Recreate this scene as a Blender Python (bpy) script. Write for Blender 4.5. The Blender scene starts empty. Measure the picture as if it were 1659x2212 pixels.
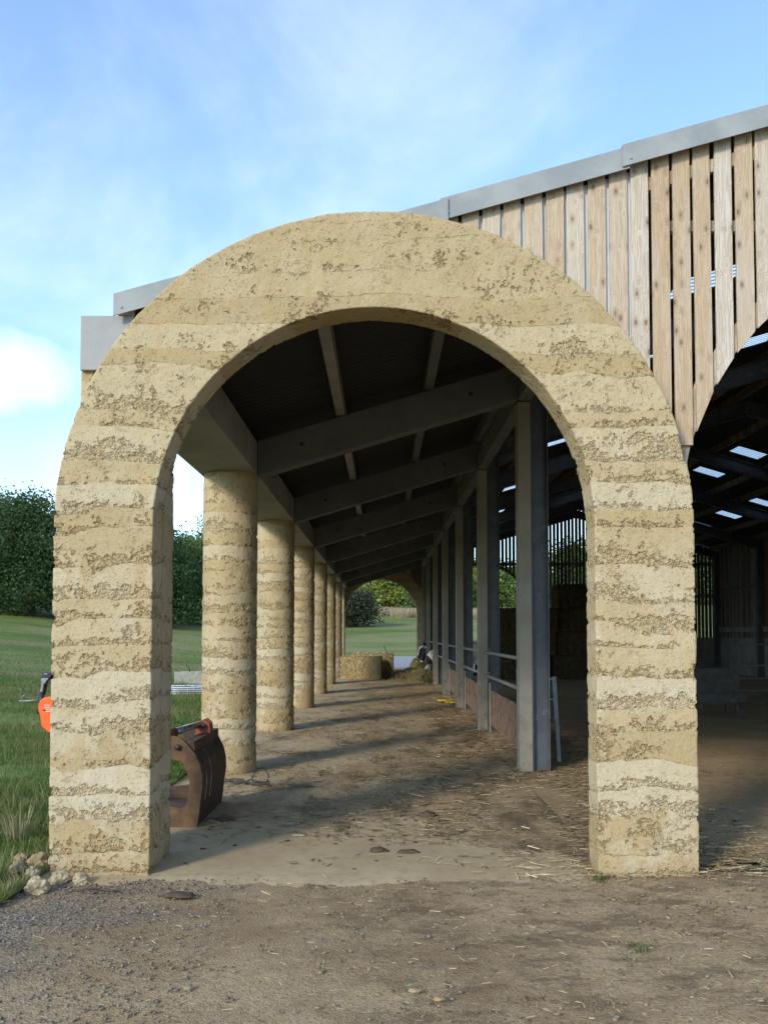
import bpy, bmesh, math, random
import numpy as np
from mathutils import Vector, Matrix, noise as mnoise

R = math.radians
random.seed(7)
rng = np.random.default_rng(11)
scn = bpy.context.scene
col = scn.collection

# ------------------------------------------------------------------ camera, sky, sun, exposure
cam_d = bpy.data.cameras.new('camera')
cam_d.sensor_fit = 'HORIZONTAL'
cam_d.sensor_width = 24.0
cam_d.lens = 24.0 * 1935.0 / 1659.0
cam_d.shift_x = 3.5 / 1659.0
cam_d.shift_y = 174.0 / 1659.0
cam_d.clip_start = 0.05
cam_d.clip_end = 3000
cam = bpy.data.objects.new('camera', cam_d)
col.objects.link(cam)
cam.location = (0, 0, 1.7)
cam.rotation_euler = (R(92.6), 0, 0)
scn.camera = cam

SUN_EL, SUN_AZ = 24.0, 35.0          # azimuth: degrees to the left of straight behind the camera
sun_from = Vector((-math.sin(R(SUN_AZ)) * math.cos(R(SUN_EL)), -math.cos(R(SUN_AZ)) * math.cos(R(SUN_EL)), math.sin(R(SUN_EL))))
sd = bpy.data.lights.new('sun', 'SUN')
sd.energy = 1.95
sd.angle = R(10.0)
sd.color = (1.0, 0.92, 0.79)
so = bpy.data.objects.new('sun', sd)
col.objects.link(so)
so.location = (-20, -30, 30)
so.rotation_euler = (-sun_from).to_track_quat('-Z', 'Y').to_euler()

scn.view_settings.view_transform = 'Standard'
scn.view_settings.look = 'None'
scn.view_settings.exposure = 0.80
scn.view_settings.gamma = 1.0
scn.cycles.use_denoising = True
scn.cycles.max_bounces = 8
scn.cycles.diffuse_bounces = 5

# ------------------------------------------------------------------ node helpers
class NT:
    """short hand for building node trees"""
    def __init__(self, tree):
        self.t = tree
        self.n = tree.nodes
        self.l = tree.links
    def put(self, sock, v):
        if v is None:
            return
        if isinstance(v, bpy.types.NodeSocket):
            self.l.new(v, sock)
        elif isinstance(v, (tuple, list)):
            sock.default_value = tuple(v) + ((1.0,) if len(v) == 3 and sock.type == 'RGBA' else ())
        else:
            sock.default_value = v
    def node(self, typ, ins=None, **props):
        nd = self.n.new(typ)
        for k, v in props.items():
            setattr(nd, k, v)
        for k, v in (ins or {}).items():
            self.put(nd.inputs[k], v)
        return nd
    def math(self, op, a, b=None, c=None, clamp=False):
        nd = self.n.new('ShaderNodeMath')
        nd.operation = op
        nd.use_clamp = clamp
        for i, v in enumerate((a, b, c)):
            if v is not None:
                self.put(nd.inputs[i], v)
        return nd.outputs[0]
    def vmul(self, v, s):
        nd = self.n.new('ShaderNodeVectorMath')
        nd.operation = 'MULTIPLY'
        self.put(nd.inputs[0], v)
        nd.inputs[1].default_value = s
        return nd.outputs[0]
    def vadd(self, a, b):
        nd = self.n.new('ShaderNodeVectorMath')
        nd.operation = 'ADD'
        self.put(nd.inputs[0], a)
        self.put(nd.inputs[1], b)
        return nd.outputs[0]
    def noise(self, vec, scale, detail=3.0, rough=0.55, dist=0.0):
        nd = self.node('ShaderNodeTexNoise', {'Vector': vec, 'Scale': scale, 'Detail': detail, 'Roughness': rough, 'Distortion': dist})
        return nd.outputs[0]
    def voro(self, vec, scale, feature='F1', rand=1.0):
        nd = self.node('ShaderNodeTexVoronoi', {'Vector': vec, 'Scale': scale, 'Randomness': rand}, feature=feature)
        return nd
    def sstep(self, v, a, b, lo=0.0, hi=1.0):
        nd = self.n.new('ShaderNodeMapRange')
        nd.interpolation_type = 'SMOOTHSTEP'
        self.put(nd.inputs[0], v)
        for i, x in ((1, a), (2, b), (3, lo), (4, hi)):
            self.put(nd.inputs[i], x)
        return nd.outputs[0]
    def mix(self, f, a, b, mode='MIX'):
        nd = self.n.new('ShaderNodeMix')
        nd.data_type = 'RGBA'
        nd.blend_type = mode
        self.put(nd.inputs[0], f)
        self.put(nd.inputs[6], a)
        self.put(nd.inputs[7], b)
        return nd.outputs[2]
    def sep(self, v):
        nd = self.node('ShaderNodeSeparateXYZ', {0: v})
        return nd.outputs
    def comb(self, x, y, z):
        return self.node('ShaderNodeCombineXYZ', {0: x, 1: y, 2: z}).outputs[0]
    def pos(self):
        return self.n.new('ShaderNodeNewGeometry').outputs['Position']
    def island(self):
        return self.n.new('ShaderNodeNewGeometry').outputs['Random Per Island']
    def obj(self):
        return self.n.new('ShaderNodeTexCoord').outputs['Object']
    def bump(self, h, strength=0.5, dist=0.01, normal=None):
        return self.node('ShaderNodeBump', {'Strength': strength, 'Distance': dist, 'Height': h, 'Normal': normal}).outputs[0]


def new_mat(name):
    m = bpy.data.materials.new(name)
    m.use_nodes = True
    m.node_tree.nodes.clear()
    T = NT(m.node_tree)
    out = T.n.new('ShaderNodeOutputMaterial')
    return m, T, out


def finish(T, out, color, rough=0.8, bump=None, metal=0.0, spec=0.3):
    b = T.node('ShaderNodeBsdfPrincipled', {'Base Color': color, 'Roughness': rough, 'Metallic': metal, 'Specular IOR Level': spec, 'Normal': bump})
    T.l.new(b.outputs[0], out.inputs['Surface'])
    return b

# ------------------------------------------------------------------ world
w = bpy.data.worlds.new('World')
scn.world = w
w.use_nodes = True
w.node_tree.nodes.clear()
T = NT(w.node_tree)
wo = T.n.new('ShaderNodeOutputWorld')
bg = T.n.new('ShaderNodeBackground')
sky = T.n.new('ShaderNodeTexSky')
sky.sky_type = 'NISHITA'
sky.sun_disc = False
sky.sun_elevation = R(SUN_EL)
sky.sun_rotation = R(180 + SUN_AZ)
sky.air_density = 1.0
sky.dust_density = 0.6
sky.ozone_density = 2.0
d = T.n.new('ShaderNodeTexCoord').outputs['Generated']
sx, sy, sz = T.sep(d)
den = T.math('ADD', T.math('MAXIMUM', sz, 0.0), 0.22)
pv = T.comb(T.math('DIVIDE', sx, den), T.math('DIVIDE', sy, den), 0.0)
c1 = T.noise(T.vadd(d, (3.1, 0.7, 0.0)), 2.1, 7.0, 0.58, 0.6)
c2 = T.noise(T.vadd(T.vmul(pv, (1.0, 0.8, 1.0)), (1.7, 4.2, 0.0)), 2.2, 6.0, 0.6, 0.8)
cl = T.math('ADD', T.math('MULTIPLY', c1, 0.74), T.math('MULTIPLY', c2, 0.26))
cf = T.math('MULTIPLY', T.sstep(cl, 0.42, 0.70, 0.12, 0.40), T.sstep(sz, 0.42, 0.72, 1.0, 0.7))
# low cloud bank close to the horizon
lowb = T.sstep(sz, 0.10, 0.36, 1.0, 0.0)
cf2 = T.math('MAXIMUM', cf, T.math('MULTIPLY', lowb, T.sstep(c1, 0.42, 0.62, 0.34, 0.75)))
skyc = T.mix(1.0, sky.outputs[0], (0.78, 1.09, 1.30, 1), 'MULTIPLY')
bank = T.node('ShaderNodeVectorMath', {0: T.vmul(T.vadd(d, (0.42, -0.87, -0.255)), (1.0, 1.0, 3.2))}, operation='LENGTH').outputs['Value']
bank = T.math('ADD', bank, T.math('MULTIPLY', T.math('SUBTRACT', T.noise(d, 5.0, 6.0, 0.6, 0.4), 0.5), 0.45))
cf2 = T.math('MAXIMUM', cf2, T.sstep(bank, -0.04, 0.20, 0.72, 0.0))
wc = T.mix(cf2, skyc, (6.3, 6.75, 7.3, 1))
T.put(bg.inputs['Color'], wc)
bg.inputs['Strength'].default_value = 0.15
T.l.new(bg.outputs[0], wo.inputs['Surface'])

# ------------------------------------------------------------------ materials
def earth_material():
    m, T, out = new_mat('rammed_earth')
    m.displacement_method = 'BOTH'
    P = T.pos()
    x, y, z = T.sep(P)
    nl = T.noise(P, 1.3, 2.0)
    nm = T.noise(P, 7.0, 3.0)
    zz = T.math('ADD', z, T.math('ADD', T.math('MULTIPLY', T.math('SUBTRACT', nl, 0.5), 0.26), T.math('MULTIPLY', T.math('SUBTRACT', nm, 0.5), 0.07)))
    warp = T.math('MULTIPLY', T.math('SUBTRACT', T.node('ShaderNodeTexNoise', {'W': T.math('MULTIPLY', z, 2.3), 'Scale': 1.0, 'Detail': 2.0}, noise_dimensions='1D').outputs[0], 0.5), 0.42)
    lift = T.math('DIVIDE', T.math('ADD', zz, warp), 0.197)
    li = T.math('FLOOR', lift)
    lf = T.math('FRACT', lift)
    wn = T.node('ShaderNodeTexWhiteNoise', {'W': li}, noise_dimensions='1D').outputs[0]
    patch = T.noise(T.vadd(T.vmul(P, (1.0, 1.0, 2.3)), (5.0, 2.0, 0)), 1.9, 4.0, 0.6)
    fine = T.noise(P, 34.0, 4.0, 0.62)
    midn = T.noise(P, 12.0, 3.0, 0.6)
    # bottoms of the lifts are the coarse, badly compacted part
    hi = T.sstep(z, 2.9, 3.7, 1.0, 0.30)
    smooth_top = T.sstep(z, 3.2, 3.9, 0.0, -0.07)
    coarse = T.math('MULTIPLY', T.math('MULTIPLY', T.sstep(lf, 0.0, 0.9, 0.24, -0.17), hi), T.math('ADD', T.math('MULTIPLY', wn, 1.1), 0.3))
    p = T.math('ADD', T.math('ADD', coarse, smooth_top), T.math('MULTIPLY', T.math('SUBTRACT', patch, 0.5), 1.15))
    p = T.math('ADD', p, T.math('MULTIPLY', T.math('SUBTRACT', midn, 0.5), 1.15))
    p = T.math('ADD', p, T.math('MULTIPLY', T.math('SUBTRACT', fine, 0.5), 1.15))
    pit = T.sstep(p, 0.11, 0.28)
    seam = T.math('MULTIPLY', T.sstep(lf, 0.0, 0.045, 1.0, 0.0), T.sstep(midn, 0.40, 0.56))
    v = T.voro(P, 42.0)
    v2 = T.voro(T.vadd(P, (2.0, 1.0, 3.0)), 85.0)
    peb = T.math('ADD', T.math('MULTIPLY', T.math('SUBTRACT', 0.62, v.outputs['Distance']), 0.015), T.math('MULTIPLY', T.math('SUBTRACT', 0.5, v2.outputs['Distance']), 0.009))
    nick = T.math('MULTIPLY', T.sstep(T.noise(P, 21.0, 4.0, 0.7), 0.58, 0.64), T.sstep(T.noise(P, 3.2, 3.0), 0.40, 0.6))
    holes = T.math('ADD', T.sstep(T.noise(P, 60.0, 2.0, 0.5), 0.63, 0.72), T.math('MULTIPLY', nick, 1.3))
    h = T.math('MULTIPLY', pit, T.math('ADD', peb, -0.0165))
    h = T.math('ADD', h, T.math('MULTIPLY', seam, -0.004))
    h = T.math('ADD', h, T.math('MULTIPLY', holes, -0.004))
    h = T.math('ADD', h, T.math('MULTIPLY', T.math('SUBTRACT', T.noise(P, 4.5, 4.0, 0.6), 0.5), 0.026))
    h = T.math('ADD', h, T.math('MULTIPLY', T.math('SUBTRACT', fine, 0.5), 0.004))
    dn = T.node('ShaderNodeDisplacement', {'Height': h, 'Midlevel': 0.0, 'Scale': 1.0})
    T.l.new(dn.outputs[0], out.inputs['Displacement'])
    tone = T.math('ADD', T.math('MULTIPLY', wn, 0.42), T.math('ADD', T.math('MULTIPLY', T.noise(P, 2.2, 5.0, 0.65), 0.75), T.math('MULTIPLY', T.noise(P, 13.0, 4.0, 0.7), 0.38)))
    c = T.mix(T.sstep(tone, 0.45, 1.05), (0.375, 0.281, 0.150), (0.455, 0.362, 0.220))
    pale = T.math('MULTIPLY', T.sstep(T.noise(T.vadd(P, (9, 3, 1)), 2.6, 4.0, 0.6), 0.50, 0.66), T.sstep(z, 0.2, 3.2, 0.65, 0.15))
    c = T.mix(T.math('MULTIPLY', T.sstep(wn, 0.60, 0.80), T.sstep(z, 2.6, 3.4, 0.36, 0.08)), c, (0.51, 0.455, 0.345))
    c = T.mix(pale, c, (0.51, 0.445, 0.325))
    c = T.mix(T.math('MULTIPLY', pit, 0.32), c, (0.38, 0.285, 0.145))  # pits browner, with part of their shadow painted into the colour
    c = T.mix(T.math('MULTIPLY', T.math('MULTIPLY', pit, T.sstep(v.outputs['Distance'], 0.34, 0.62)), 0.26), c, (0.22, 0.15, 0.07))  # crevices between pebbles darkened in colour as painted shadow
    c = T.mix(T.math('MULTIPLY', T.sstep(v.outputs['Color'], 0.75, 0.95), T.math('MULTIPLY', pit, 0.6)), c, (0.50, 0.40, 0.25))
    c = T.mix(T.sstep(T.noise(P, 90.0, 2.0), 0.35, 0.7, 0.0, 0.18), c, (0.30, 0.2, 0.09))
    streak = T.math('MULTIPLY', T.sstep(T.noise(T.vmul(P, (9, 9, 0.7)), 1.0, 4.0, 0.6), 0.52, 0.68), T.sstep(T.noise(P, 1.1, 3.0), 0.45, 0.6))
    c = T.mix(T.math('MULTIPLY', streak, 0.45), c, (0.385, 0.265, 0.125))
    foot = T.math('MULTIPLY', T.sstep(T.math('ADD', z, T.math('MULTIPLY', midn, 0.25)), 0.10, 0.32, 1.0, 0.0), 0.55)
    c = T.mix(foot, c, (0.29, 0.205, 0.11))
    finish(T, out, c, 0.95, None, 0, 0.12)
    return m


def dirt_nodes(T, P):
    """brown trodden dirt: colour and height, shared by the yard and the dirty parts of the passage floor"""
    n1 = T.noise(P, 0.9, 5.0, 0.6)
    n2 = T.noise(P, 6.0, 5.0, 0.65)
    n3 = T.noise(P, 55.0, 4.0, 0.7)
    v = T.voro(P, 38.0)
    v2 = T.voro(P, 90.0)
    c = T.mix(T.sstep(n1, 0.36, 0.64), (0.310, 0.212, 0.112), (0.425, 0.306, 0.170))
    c = T.mix(T.sstep(n2, 0.40, 0.72, 0.0, 0.7), c, (0.39, 0.295, 0.185))
    c = T.mix(T.sstep(n3, 0.42, 0.70, 0.0, 0.6), c, (0.115, 0.080, 0.050))
    c = T.mix(T.sstep(T.noise(P, 120.0, 2.0, 0.6), 0.58, 0.70, 0.0, 0.6), c, (0.46, 0.37, 0.26))
    st = T.math('MULTIPLY', T.sstep(v.outputs['Distance'], 0.18, 0.30, 1.0, 0.0), T.sstep(v.outputs['Color'], 0.55, 0.75))
    c = T.mix(T.math('MULTIPLY', st, 0.35), c, (0.27, 0.235, 0.20))
    h = T.math('ADD', T.math('MULTIPLY', n2, 0.02), T.math('MULTIPLY', n3, 0.008))
    h = T.math('ADD', h, T.math('MULTIPLY', st, 0.006))
    h = T.math('ADD', h, T.math('MULTIPLY', v2.outputs['Distance'], -0.004))
    return c, h


def yard_material():
    m, T, out = new_mat('yard_dirt')
    P = T.pos()
    x, y, z = T.sep(P)
    c, h = dirt_nodes(T, P)
    # wheel tracks: smoother, paler bands with cleat marks
    wx = T.math('ADD', x, T.math('MULTIPLY', T.math('SUBTRACT', T.noise(T.vmul(P, (0.2, 0.5, 1)), 1.0, 2.0), 0.5), 0.5))
    tr = T.math('ADD', T.sstep(T.math('ABSOLUTE', T.math('ADD', wx, 0.62)), 0.12, 0.30, 1.0, 0.0), T.sstep(T.math('ABSOLUTE', T.math('SUBTRACT', wx, 0.95)), 0.12, 0.30, 1.0, 0.0), None, True)
    tr = T.math('MULTIPLY', tr, T.sstep(T.noise(P, 1.7, 4.0, 0.6), 0.36, 0.6))
    cle = T.math('SINE', T.math('MULTIPLY', T.math('ADD', y, T.math('MULTIPLY', T.math('ABSOLUTE', T.math('SUBTRACT', wx, 0.17)), 0.7)), 48.0))
    h = T.math('ADD', h, T.math('MULTIPLY', T.math('MULTIPLY', tr, T.sstep(T.noise(P, 4.0, 3.0), 0.45, 0.62)), T.math('MULTIPLY', cle, 0.004)))
    c = T.mix(T.math('MULTIPLY', tr, 0.40), c, (0.40, 0.29, 0.17))
    damp = T.sstep(T.noise(T.vadd(P, (7, 2, 0)), 0.75, 5.0, 0.65), 0.50, 0.64, 0.0, 0.45)
    c = T.mix(damp, c, (0.195, 0.132, 0.074))
    # grey road gravel on the left of the yard
    nz = T.noise(P, 1.6, 5.0, 0.65)
    g = T.math('ADD', T.math('MULTIPLY', x, -0.55), T.math('MULTIPLY', T.math('SUBTRACT', nz, 0.5), 1.9))
    g = T.math('ADD', g, T.math('MULTIPLY', T.math('SUBTRACT', y, 5.2), 0.18))
    gm = T.sstep(g, 0.55, 1.5, 0.0, 0.85)
    vg = T.voro(P, 46.0)
    vh = T.voro(P, 80.0)
    vv = T.node('ShaderNodeSeparateColor', {0: vg.outputs['Color']}).outputs[0]
    gc = T.mix(vv, (0.125, 0.117, 0.112), (0.29, 0.27, 0.245))
    gc = T.mix(T.sstep(vg.outputs['Distance'], 0.42, 0.7), gc, (0.085, 0.07, 0.055))
    gc = T.mix(T.sstep(T.noise(P, 3.0, 4.0), 0.45, 0.68, 0, 0.6), gc, (0.20, 0.15, 0.10))
    c = T.mix(gm, c, gc)
    gh = T.math('MULTIPLY', T.math('SUBTRACT', 0.6, vg.outputs['Distance']), 0.016)
    gh = T.math('ADD', gh, T.math('MULTIPLY', T.math('SUBTRACT', 0.6, vh.outputs['Distance']), 0.008))
    h = T.math('ADD', h, T.math('MULTIPLY', gm, gh))
    # crumbly straw and dung band in front of the apron
    sb = T.math('MULTIPLY', T.sstep(T.noise(T.vmul(P, (1, 1.6, 1)), 2.4, 5.0, 0.7), 0.47, 0.62), T.sstep(x, -0.9, 0.4))
    c = T.mix(T.math('MULTIPLY', sb, 0.55), c, (0.10, 0.072, 0.045))
    b = T.bump(h, 0.9, 1.0)
    finish(T, out, c, 0.95, b, 0, 0.1)
    return m


def floor_material():
    m, T, out = new_mat('passage_concrete')
    P = T.pos()
    x, y, z = T.sep(P)
    n1 = T.noise(T.vmul(P, (1.0, 0.55, 1.0)), 1.1, 5.0, 0.6)
    n2 = T.noise(P, 9.0, 5.0, 0.7)
    n3 = T.noise(P, 80.0, 3.0, 0.6)
    cc = T.mix(T.sstep(n1, 0.35, 0.66), (0.36, 0.258, 0.138), (0.43, 0.33, 0.19))
    cc = T.mix(T.sstep(n2, 0.42, 0.72, 0.0, 0.45), cc, (0.205, 0.145, 0.083))
    cc = T.mix(T.sstep(n3, 0.3, 0.8, 0.0, 0.3), cc, (0.40, 0.35, 0.27))
    dc, dh = dirt_nodes(T, P)
    dc = T.mix(T.sstep(T.noise(T.vmul(P, (1.0, 0.4, 1)), 2.2, 4.0), 0.42, 0.66, 0.0, 0.75), dc, (0.085, 0.06, 0.036))
    dc = T.mix(T.math('MULTIPLY', T.sstep(y, 15.0, 27.0), T.sstep(x, -1.0, 1.0, 0.25, 0.85)), dc, (0.28, 0.185, 0.085))
    k = T.math('ADD', T.math('MULTIPLY', x, 0.21), T.math('MULTIPLY', T.math('SUBTRACT', T.noise(T.vadd(T.vmul(P, (1, 0.5, 1)), (4, 9, 0)), 1.25, 5.0, 0.62), 0.5), 2.6))
    k = T.math('ADD', k, T.math('MULTIPLY', T.math('SUBTRACT', n2, 0.5), 0.9))
    k = T.math('ADD', k, T.sstep(y, 6.7, 8.2, -0.50, 0.24))
    k = T.math('ADD', k, T.sstep(x, 0.9, 1.7, 0.0, 0.55))
    k = T.math('ADD', k, T.math('MULTIPLY', T.sstep(y, 6.05, 6.32, 1.0, 0.0), 0.8))
    dm = T.sstep(k, -0.10, 0.30)
    c = T.mix(dm, cc, dc)
    h = T.math('ADD', T.math('MULTIPLY', dm, T.math('ADD', dh, 0.01)), T.math('MULTIPLY', n3, 0.0012))
    b = T.bump(h, 0.9, 1.0)
    finish(T, out, c, 0.9, b, 0, 0.15)
    return m


def barn_floor_material():
    m, T, out = new_mat('barn_floor_litter')
    P = T.pos()
    c, h = dirt_nodes(T, P)
    s = T.noise(T.vmul(P, (1, 4, 1)), 12.0, 4.0, 0.7)
    c = T.mix(T.sstep(s, 0.45, 0.7, 0.0, 0.6), c, (0.25, 0.17, 0.08))
    b = T.bump(T.math('ADD', h, T.math('MULTIPLY', s, 0.01)), 0.9, 1.0)
    finish(T, out, c, 0.95, b, 0, 0.1)
    return m


def ground_material():
    m, T, out = new_mat('grass_field')
    P = T.pos()
    x, y, z = T.sep(P)
    n1 = T.noise(T.vmul(P, (0.6, 1, 1)), 0.17, 6.0, 0.65)
    n2 = T.noise(P, 1.6, 5.0, 0.65)
    n3 = T.noise(P, 30.0, 3.0, 0.7)
    c = T.mix(T.sstep(n1, 0.38, 0.62), (0.125, 0.185, 0.044), (0.215, 0.265, 0.070))
    c = T.mix(T.sstep(n2, 0.46, 0.70, 0.0, 0.6), c, (0.22, 0.21, 0.085))
    dry = T.math('MULTIPLY', T.sstep(T.noise(T.vadd(T.vmul(P, (0.5, 1, 1)), (0, 3.0, 0)), 0.16, 5.0, 0.65), 0.46, 0.60), 0.8)
    c = T.mix(dry, c, (0.32, 0.265, 0.14))
    c = T.mix(T.sstep(n3, 0.3, 0.75, 0.0, 0.5), c, (0.04, 0.075, 0.018))
    b = T.bump(T.math('ADD', T.math('MULTIPLY', n3, 0.05), T.math('MULTIPLY', n2, 0.12)), 0.8, 1.0)
    finish(T, out, c, 0.95, b, 0, 0.1)
    return m


def gravel_material():
    m, T, out = new_mat('grey_gravel')
    P = T.pos()
    v = T.voro(P, 14.0)
    vv = T.node('ShaderNodeSeparateColor', {0: v.outputs['Color']}).outputs[0]
    c = T.mix(vv, (0.21, 0.20, 0.20), (0.40, 0.38, 0.37))
    c = T.mix(T.sstep(T.noise(P, 0.5, 4.0), 0.4, 0.7, 0, 0.5), c, (0.27, 0.24, 0.20))
    finish(T, out, c, 0.9, T.bump(v.outputs['Distance'], 0.6, 0.05), 0, 0.2)
    return m


def concrete_material(name, a, b_, warm=(0.30, 0.26, 0.2)):
    m, T, out = new_mat(name)
    P = T.pos()
    n1 = T.noise(P, 1.7, 5.0, 0.6)
    n2 = T.noise(T.vmul(P, (1, 1, 0.25)), 11.0, 5.0, 0.7)
    n3 = T.noise(P, 120.0, 2.0, 0.6)
    c = T.mix(T.sstep(n1, 0.35, 0.65), a, b_)
    c = T.mix(T.sstep(n2, 0.5, 0.75, 0.0, 0.5), c, warm)
    z = T.sep(P)[2]
    dirt = T.math('MULTIPLY', T.sstep(z, 0.1, 1.3, 1.0, 0.0), T.sstep(T.noise(P, 6.0, 4.0, 0.65), 0.46, 0.64))
    c = T.mix(T.math('MULTIPLY', dirt, 0.65), c, (0.13, 0.09, 0.055))
    c = T.mix(T.sstep(n3, 0.3, 0.8, 0.0, 0.2), c, (0.5, 0.48, 0.44))
    pores = T.sstep(T.voro(P, 22.0).outputs['Distance'], 0.03, 0.07, -1.0, 0.0)
    hh = T.math('ADD', T.math('MULTIPLY', n2, 0.004), T.math('MULTIPLY', pores, 0.002))
    finish(T, out, c, 0.85, T.bump(hh, 0.7, 1.0), 0, 0.25)
    return m


def timber_material(name, a, b_, dark=0.0):
    m, T, out = new_mat(name)
    P = T.pos()
    isl = T.island()
    off = T.comb(T.math('MULTIPLY', isl, 37.0), T.math('MULTIPLY', isl, 11.0), T.math('MULTIPLY', isl, 53.0))
    Q = T.vadd(P, off)
    kv = T.voro(T.vmul(Q, (1.0, 0.0, 0.5)), 13.0)
    kd = kv.outputs['Distance']
    kc = T.node('ShaderNodeSeparateColor', {0: kv.outputs['Color']}).outputs[0]
    pick = T.sstep(kc, 0.26, 0.32)
    near = T.sstep(kd, 0.10, 0.45, 1.0, 0.0)
    g = T.noise(T.vadd(T.vmul(Q, (26.0, 1.0, 0.9)), T.comb(T.math('MULTIPLY', T.math('MULTIPLY', near, pick), 1.7), 0, 0)), 1.6, 5.0, 0.6, 0.5)
    ring = T.math('SINE', T.math('MULTIPLY', T.math('ADD', g, T.math('MULTIPLY', near, 0.35)), 42.0))
    base = T.mix(isl, a, b_)
    wn = T.node('ShaderNodeTexWhiteNoise', {'W': isl}, noise_dimensions='1D').outputs[0]
    base = T.mix(T.sstep(wn, 0.45, 0.95, 0.0, 0.8), base, (0.56, 0.50, 0.43))
    base = T.mix(T.sstep(wn, 0.0, 0.35, 0.7, 0.0), base, (0.43, 0.285, 0.155))
    c = T.mix(T.sstep(ring, -0.2, 1.0, 0.0, 0.5), base, (0.30, 0.19, 0.11))
    c = T.mix(T.sstep(T.noise(T.vmul(Q, (4, 4, 0.7)), 1.5, 4.0), 0.42, 0.68, 0.0, 0.45), c, (0.52, 0.45, 0.37))
    knot = T.math('MULTIPLY', pick, T.sstep(kd, 0.08, 0.19, 1.0, 0.0))
    c = T.mix(T.math('MULTIPLY', knot, 0.85), c, (0.14, 0.075, 0.045))
    halo = T.math('MULTIPLY', pick, T.sstep(kd, 0.14, 0.38, 1.0, 0.0))
    c = T.mix(T.math('MULTIPLY', halo, 0.42), c, (0.26, 0.17, 0.105))
    # small nail heads in rows
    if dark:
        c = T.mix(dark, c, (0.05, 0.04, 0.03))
    finish(T, out, c, 0.75, T.bump(T.math('ADD', T.math('MULTIPLY', ring, 0.002), T.math('MULTIPLY', knot, -0.003)), 0.5, 1.0), 0, 0.25)
    return m


def metal_material(name, a, b_, rough=0.5, metal=0.0, spots=None, scale=3.0):
    m, T, out = new_mat(name)
    P = T.pos()
    n1 = T.noise(P, scale, 5.0, 0.65)
    c = T.mix(T.sstep(n1, 0.35, 0.68), a, b_)
    if spots:
        c = T.mix(T.sstep(T.noise(T.vadd(P, (3, 7, 1)), scale * 2.2, 5.0, 0.7), 0.56, 0.68), c, spots)
    r = T.math('ADD', rough - 0.1, T.math('MULTIPLY', T.noise(P, scale * 6, 3.0), 0.25))
    finish(T, out, c, r, T.bump(T.noise(P, scale * 14, 3.0), 0.12, 0.01), metal, 0.4)
    return m


def roof_material():
    m, T, out = new_mat('fibre_cement_sheet')
    P = T.pos()
    x, y, z = T.sep(P)
    n1 = T.noise(P, 0.8, 5.0, 0.6)
    c = T.mix(n1, (0.035, 0.035, 0.037), (0.055, 0.054, 0.053))  # near-black base: shade under the roof is put into the sheet colour
    wv = T.math('SINE', T.math('MULTIPLY', y, 2 * math.pi / 0.146))
    c = T.mix(T.sstep(T.noise(P, 14.0, 3.0), 0.4, 0.7, 0, 0.4), c, (0.03, 0.028, 0.026))
    finish(T, out, c, 0.9, T.bump(wv, 0.5, 0.02), 0, 0.15)
    return m


def skylight_material():
    m, T, out = new_mat('translucent_sheet')
    P = T.pos()
    y = T.sep(P)[1]
    wv = T.math('SINE', T.math('MULTIPLY', y, 2 * math.pi / 0.146))
    b = T.bump(wv, 1.0, 0.03)
    c = T.mix(T.sstep(wv, -0.7, 0.6), (0.62, 0.70, 0.74), (0.86, 0.93, 0.96))
    tr = T.node('ShaderNodeBsdfTranslucent', {'Color': c, 'Normal': b})
    df = T.node('ShaderNodeBsdfDiffuse', {'Color': (0.6, 0.66, 0.68, 1), 'Normal': b})
    mx = T.node('ShaderNodeMixShader', {0: 0.10})
    T.l.new(tr.outputs[0], mx.inputs[1])
    T.l.new(df.outputs[0], mx.inputs[2])
    T.l.new(mx.outputs[0], out.inputs['Surface'])
    return m


def leaf_material(name, a, b_, hi, trans=0.35, patch=None):
    m, T, out = new_mat(name)
    P = T.pos()
    isl = T.island()
    n = T.noise(P, 0.55, 4.0, 0.6)
    c = T.mix(T.sstep(n, 0.35, 0.65), a, b_)
    c = T.mix(T.sstep(isl, 0.45, 1.0, 0.0, 0.65), c, hi)
    if patch:
        c = T.mix(T.sstep(T.noise(T.vmul(P, (0.7, 1, 1)), 0.42, 4.0, 0.6), 0.44, 0.62, 0.0, 0.8), c, patch)
    df = T.node('ShaderNodeBsdfPrincipled', {'Base Color': c, 'Roughness': 0.6, 'Specular IOR Level': 0.25})
    tr = T.node('ShaderNodeBsdfTranslucent', {'Color': T.mix(0.5, c, (0.20, 0.30, 0.03))})
    mx = T.node('ShaderNodeMixShader', {0: trans})
    T.l.new(df.outputs[0], mx.inputs[1])
    T.l.new(tr.outputs[0], mx.inputs[2])
    T.l.new(mx.outputs[0], out.inputs['Surface'])
    return m


def straw_material(name, a, b_, bump=True, scale=1.0):
    m, T, out = new_mat(name)
    P = T.obj()
    isl = T.island()
    s1 = T.noise(T.vmul(P, (12, 12, 2.4)), 1.6 * scale, 5.0, 0.75, 0.8)
    s2 = T.noise(T.vmul(P, (4, 14, 12)), 1.6 * scale, 5.0, 0.75, 0.8)
    s = T.math('MAXIMUM', s1, T.math('MULTIPLY', s2, 0.96))
    c = T.mix(T.sstep(s, 0.45, 0.66), tuple(0.6 * v for v in a), b_)
    c = T.mix(T.sstep(T.noise(P, 2.0, 4.0), 0.35, 0.7, 0.0, 0.4), c, tuple(0.7 * v for v in a))
    nb = T.bump(s, 1.0, 0.06) if bump else None
    c = T.mix(T.sstep(isl, 0.0, 1.0, 0.0, 0.35), c, tuple(min(1, 1.25 * v) for v in b_))
    finish(T, out, c, 0.85, nb, 0, 0.2)
    return m


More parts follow.
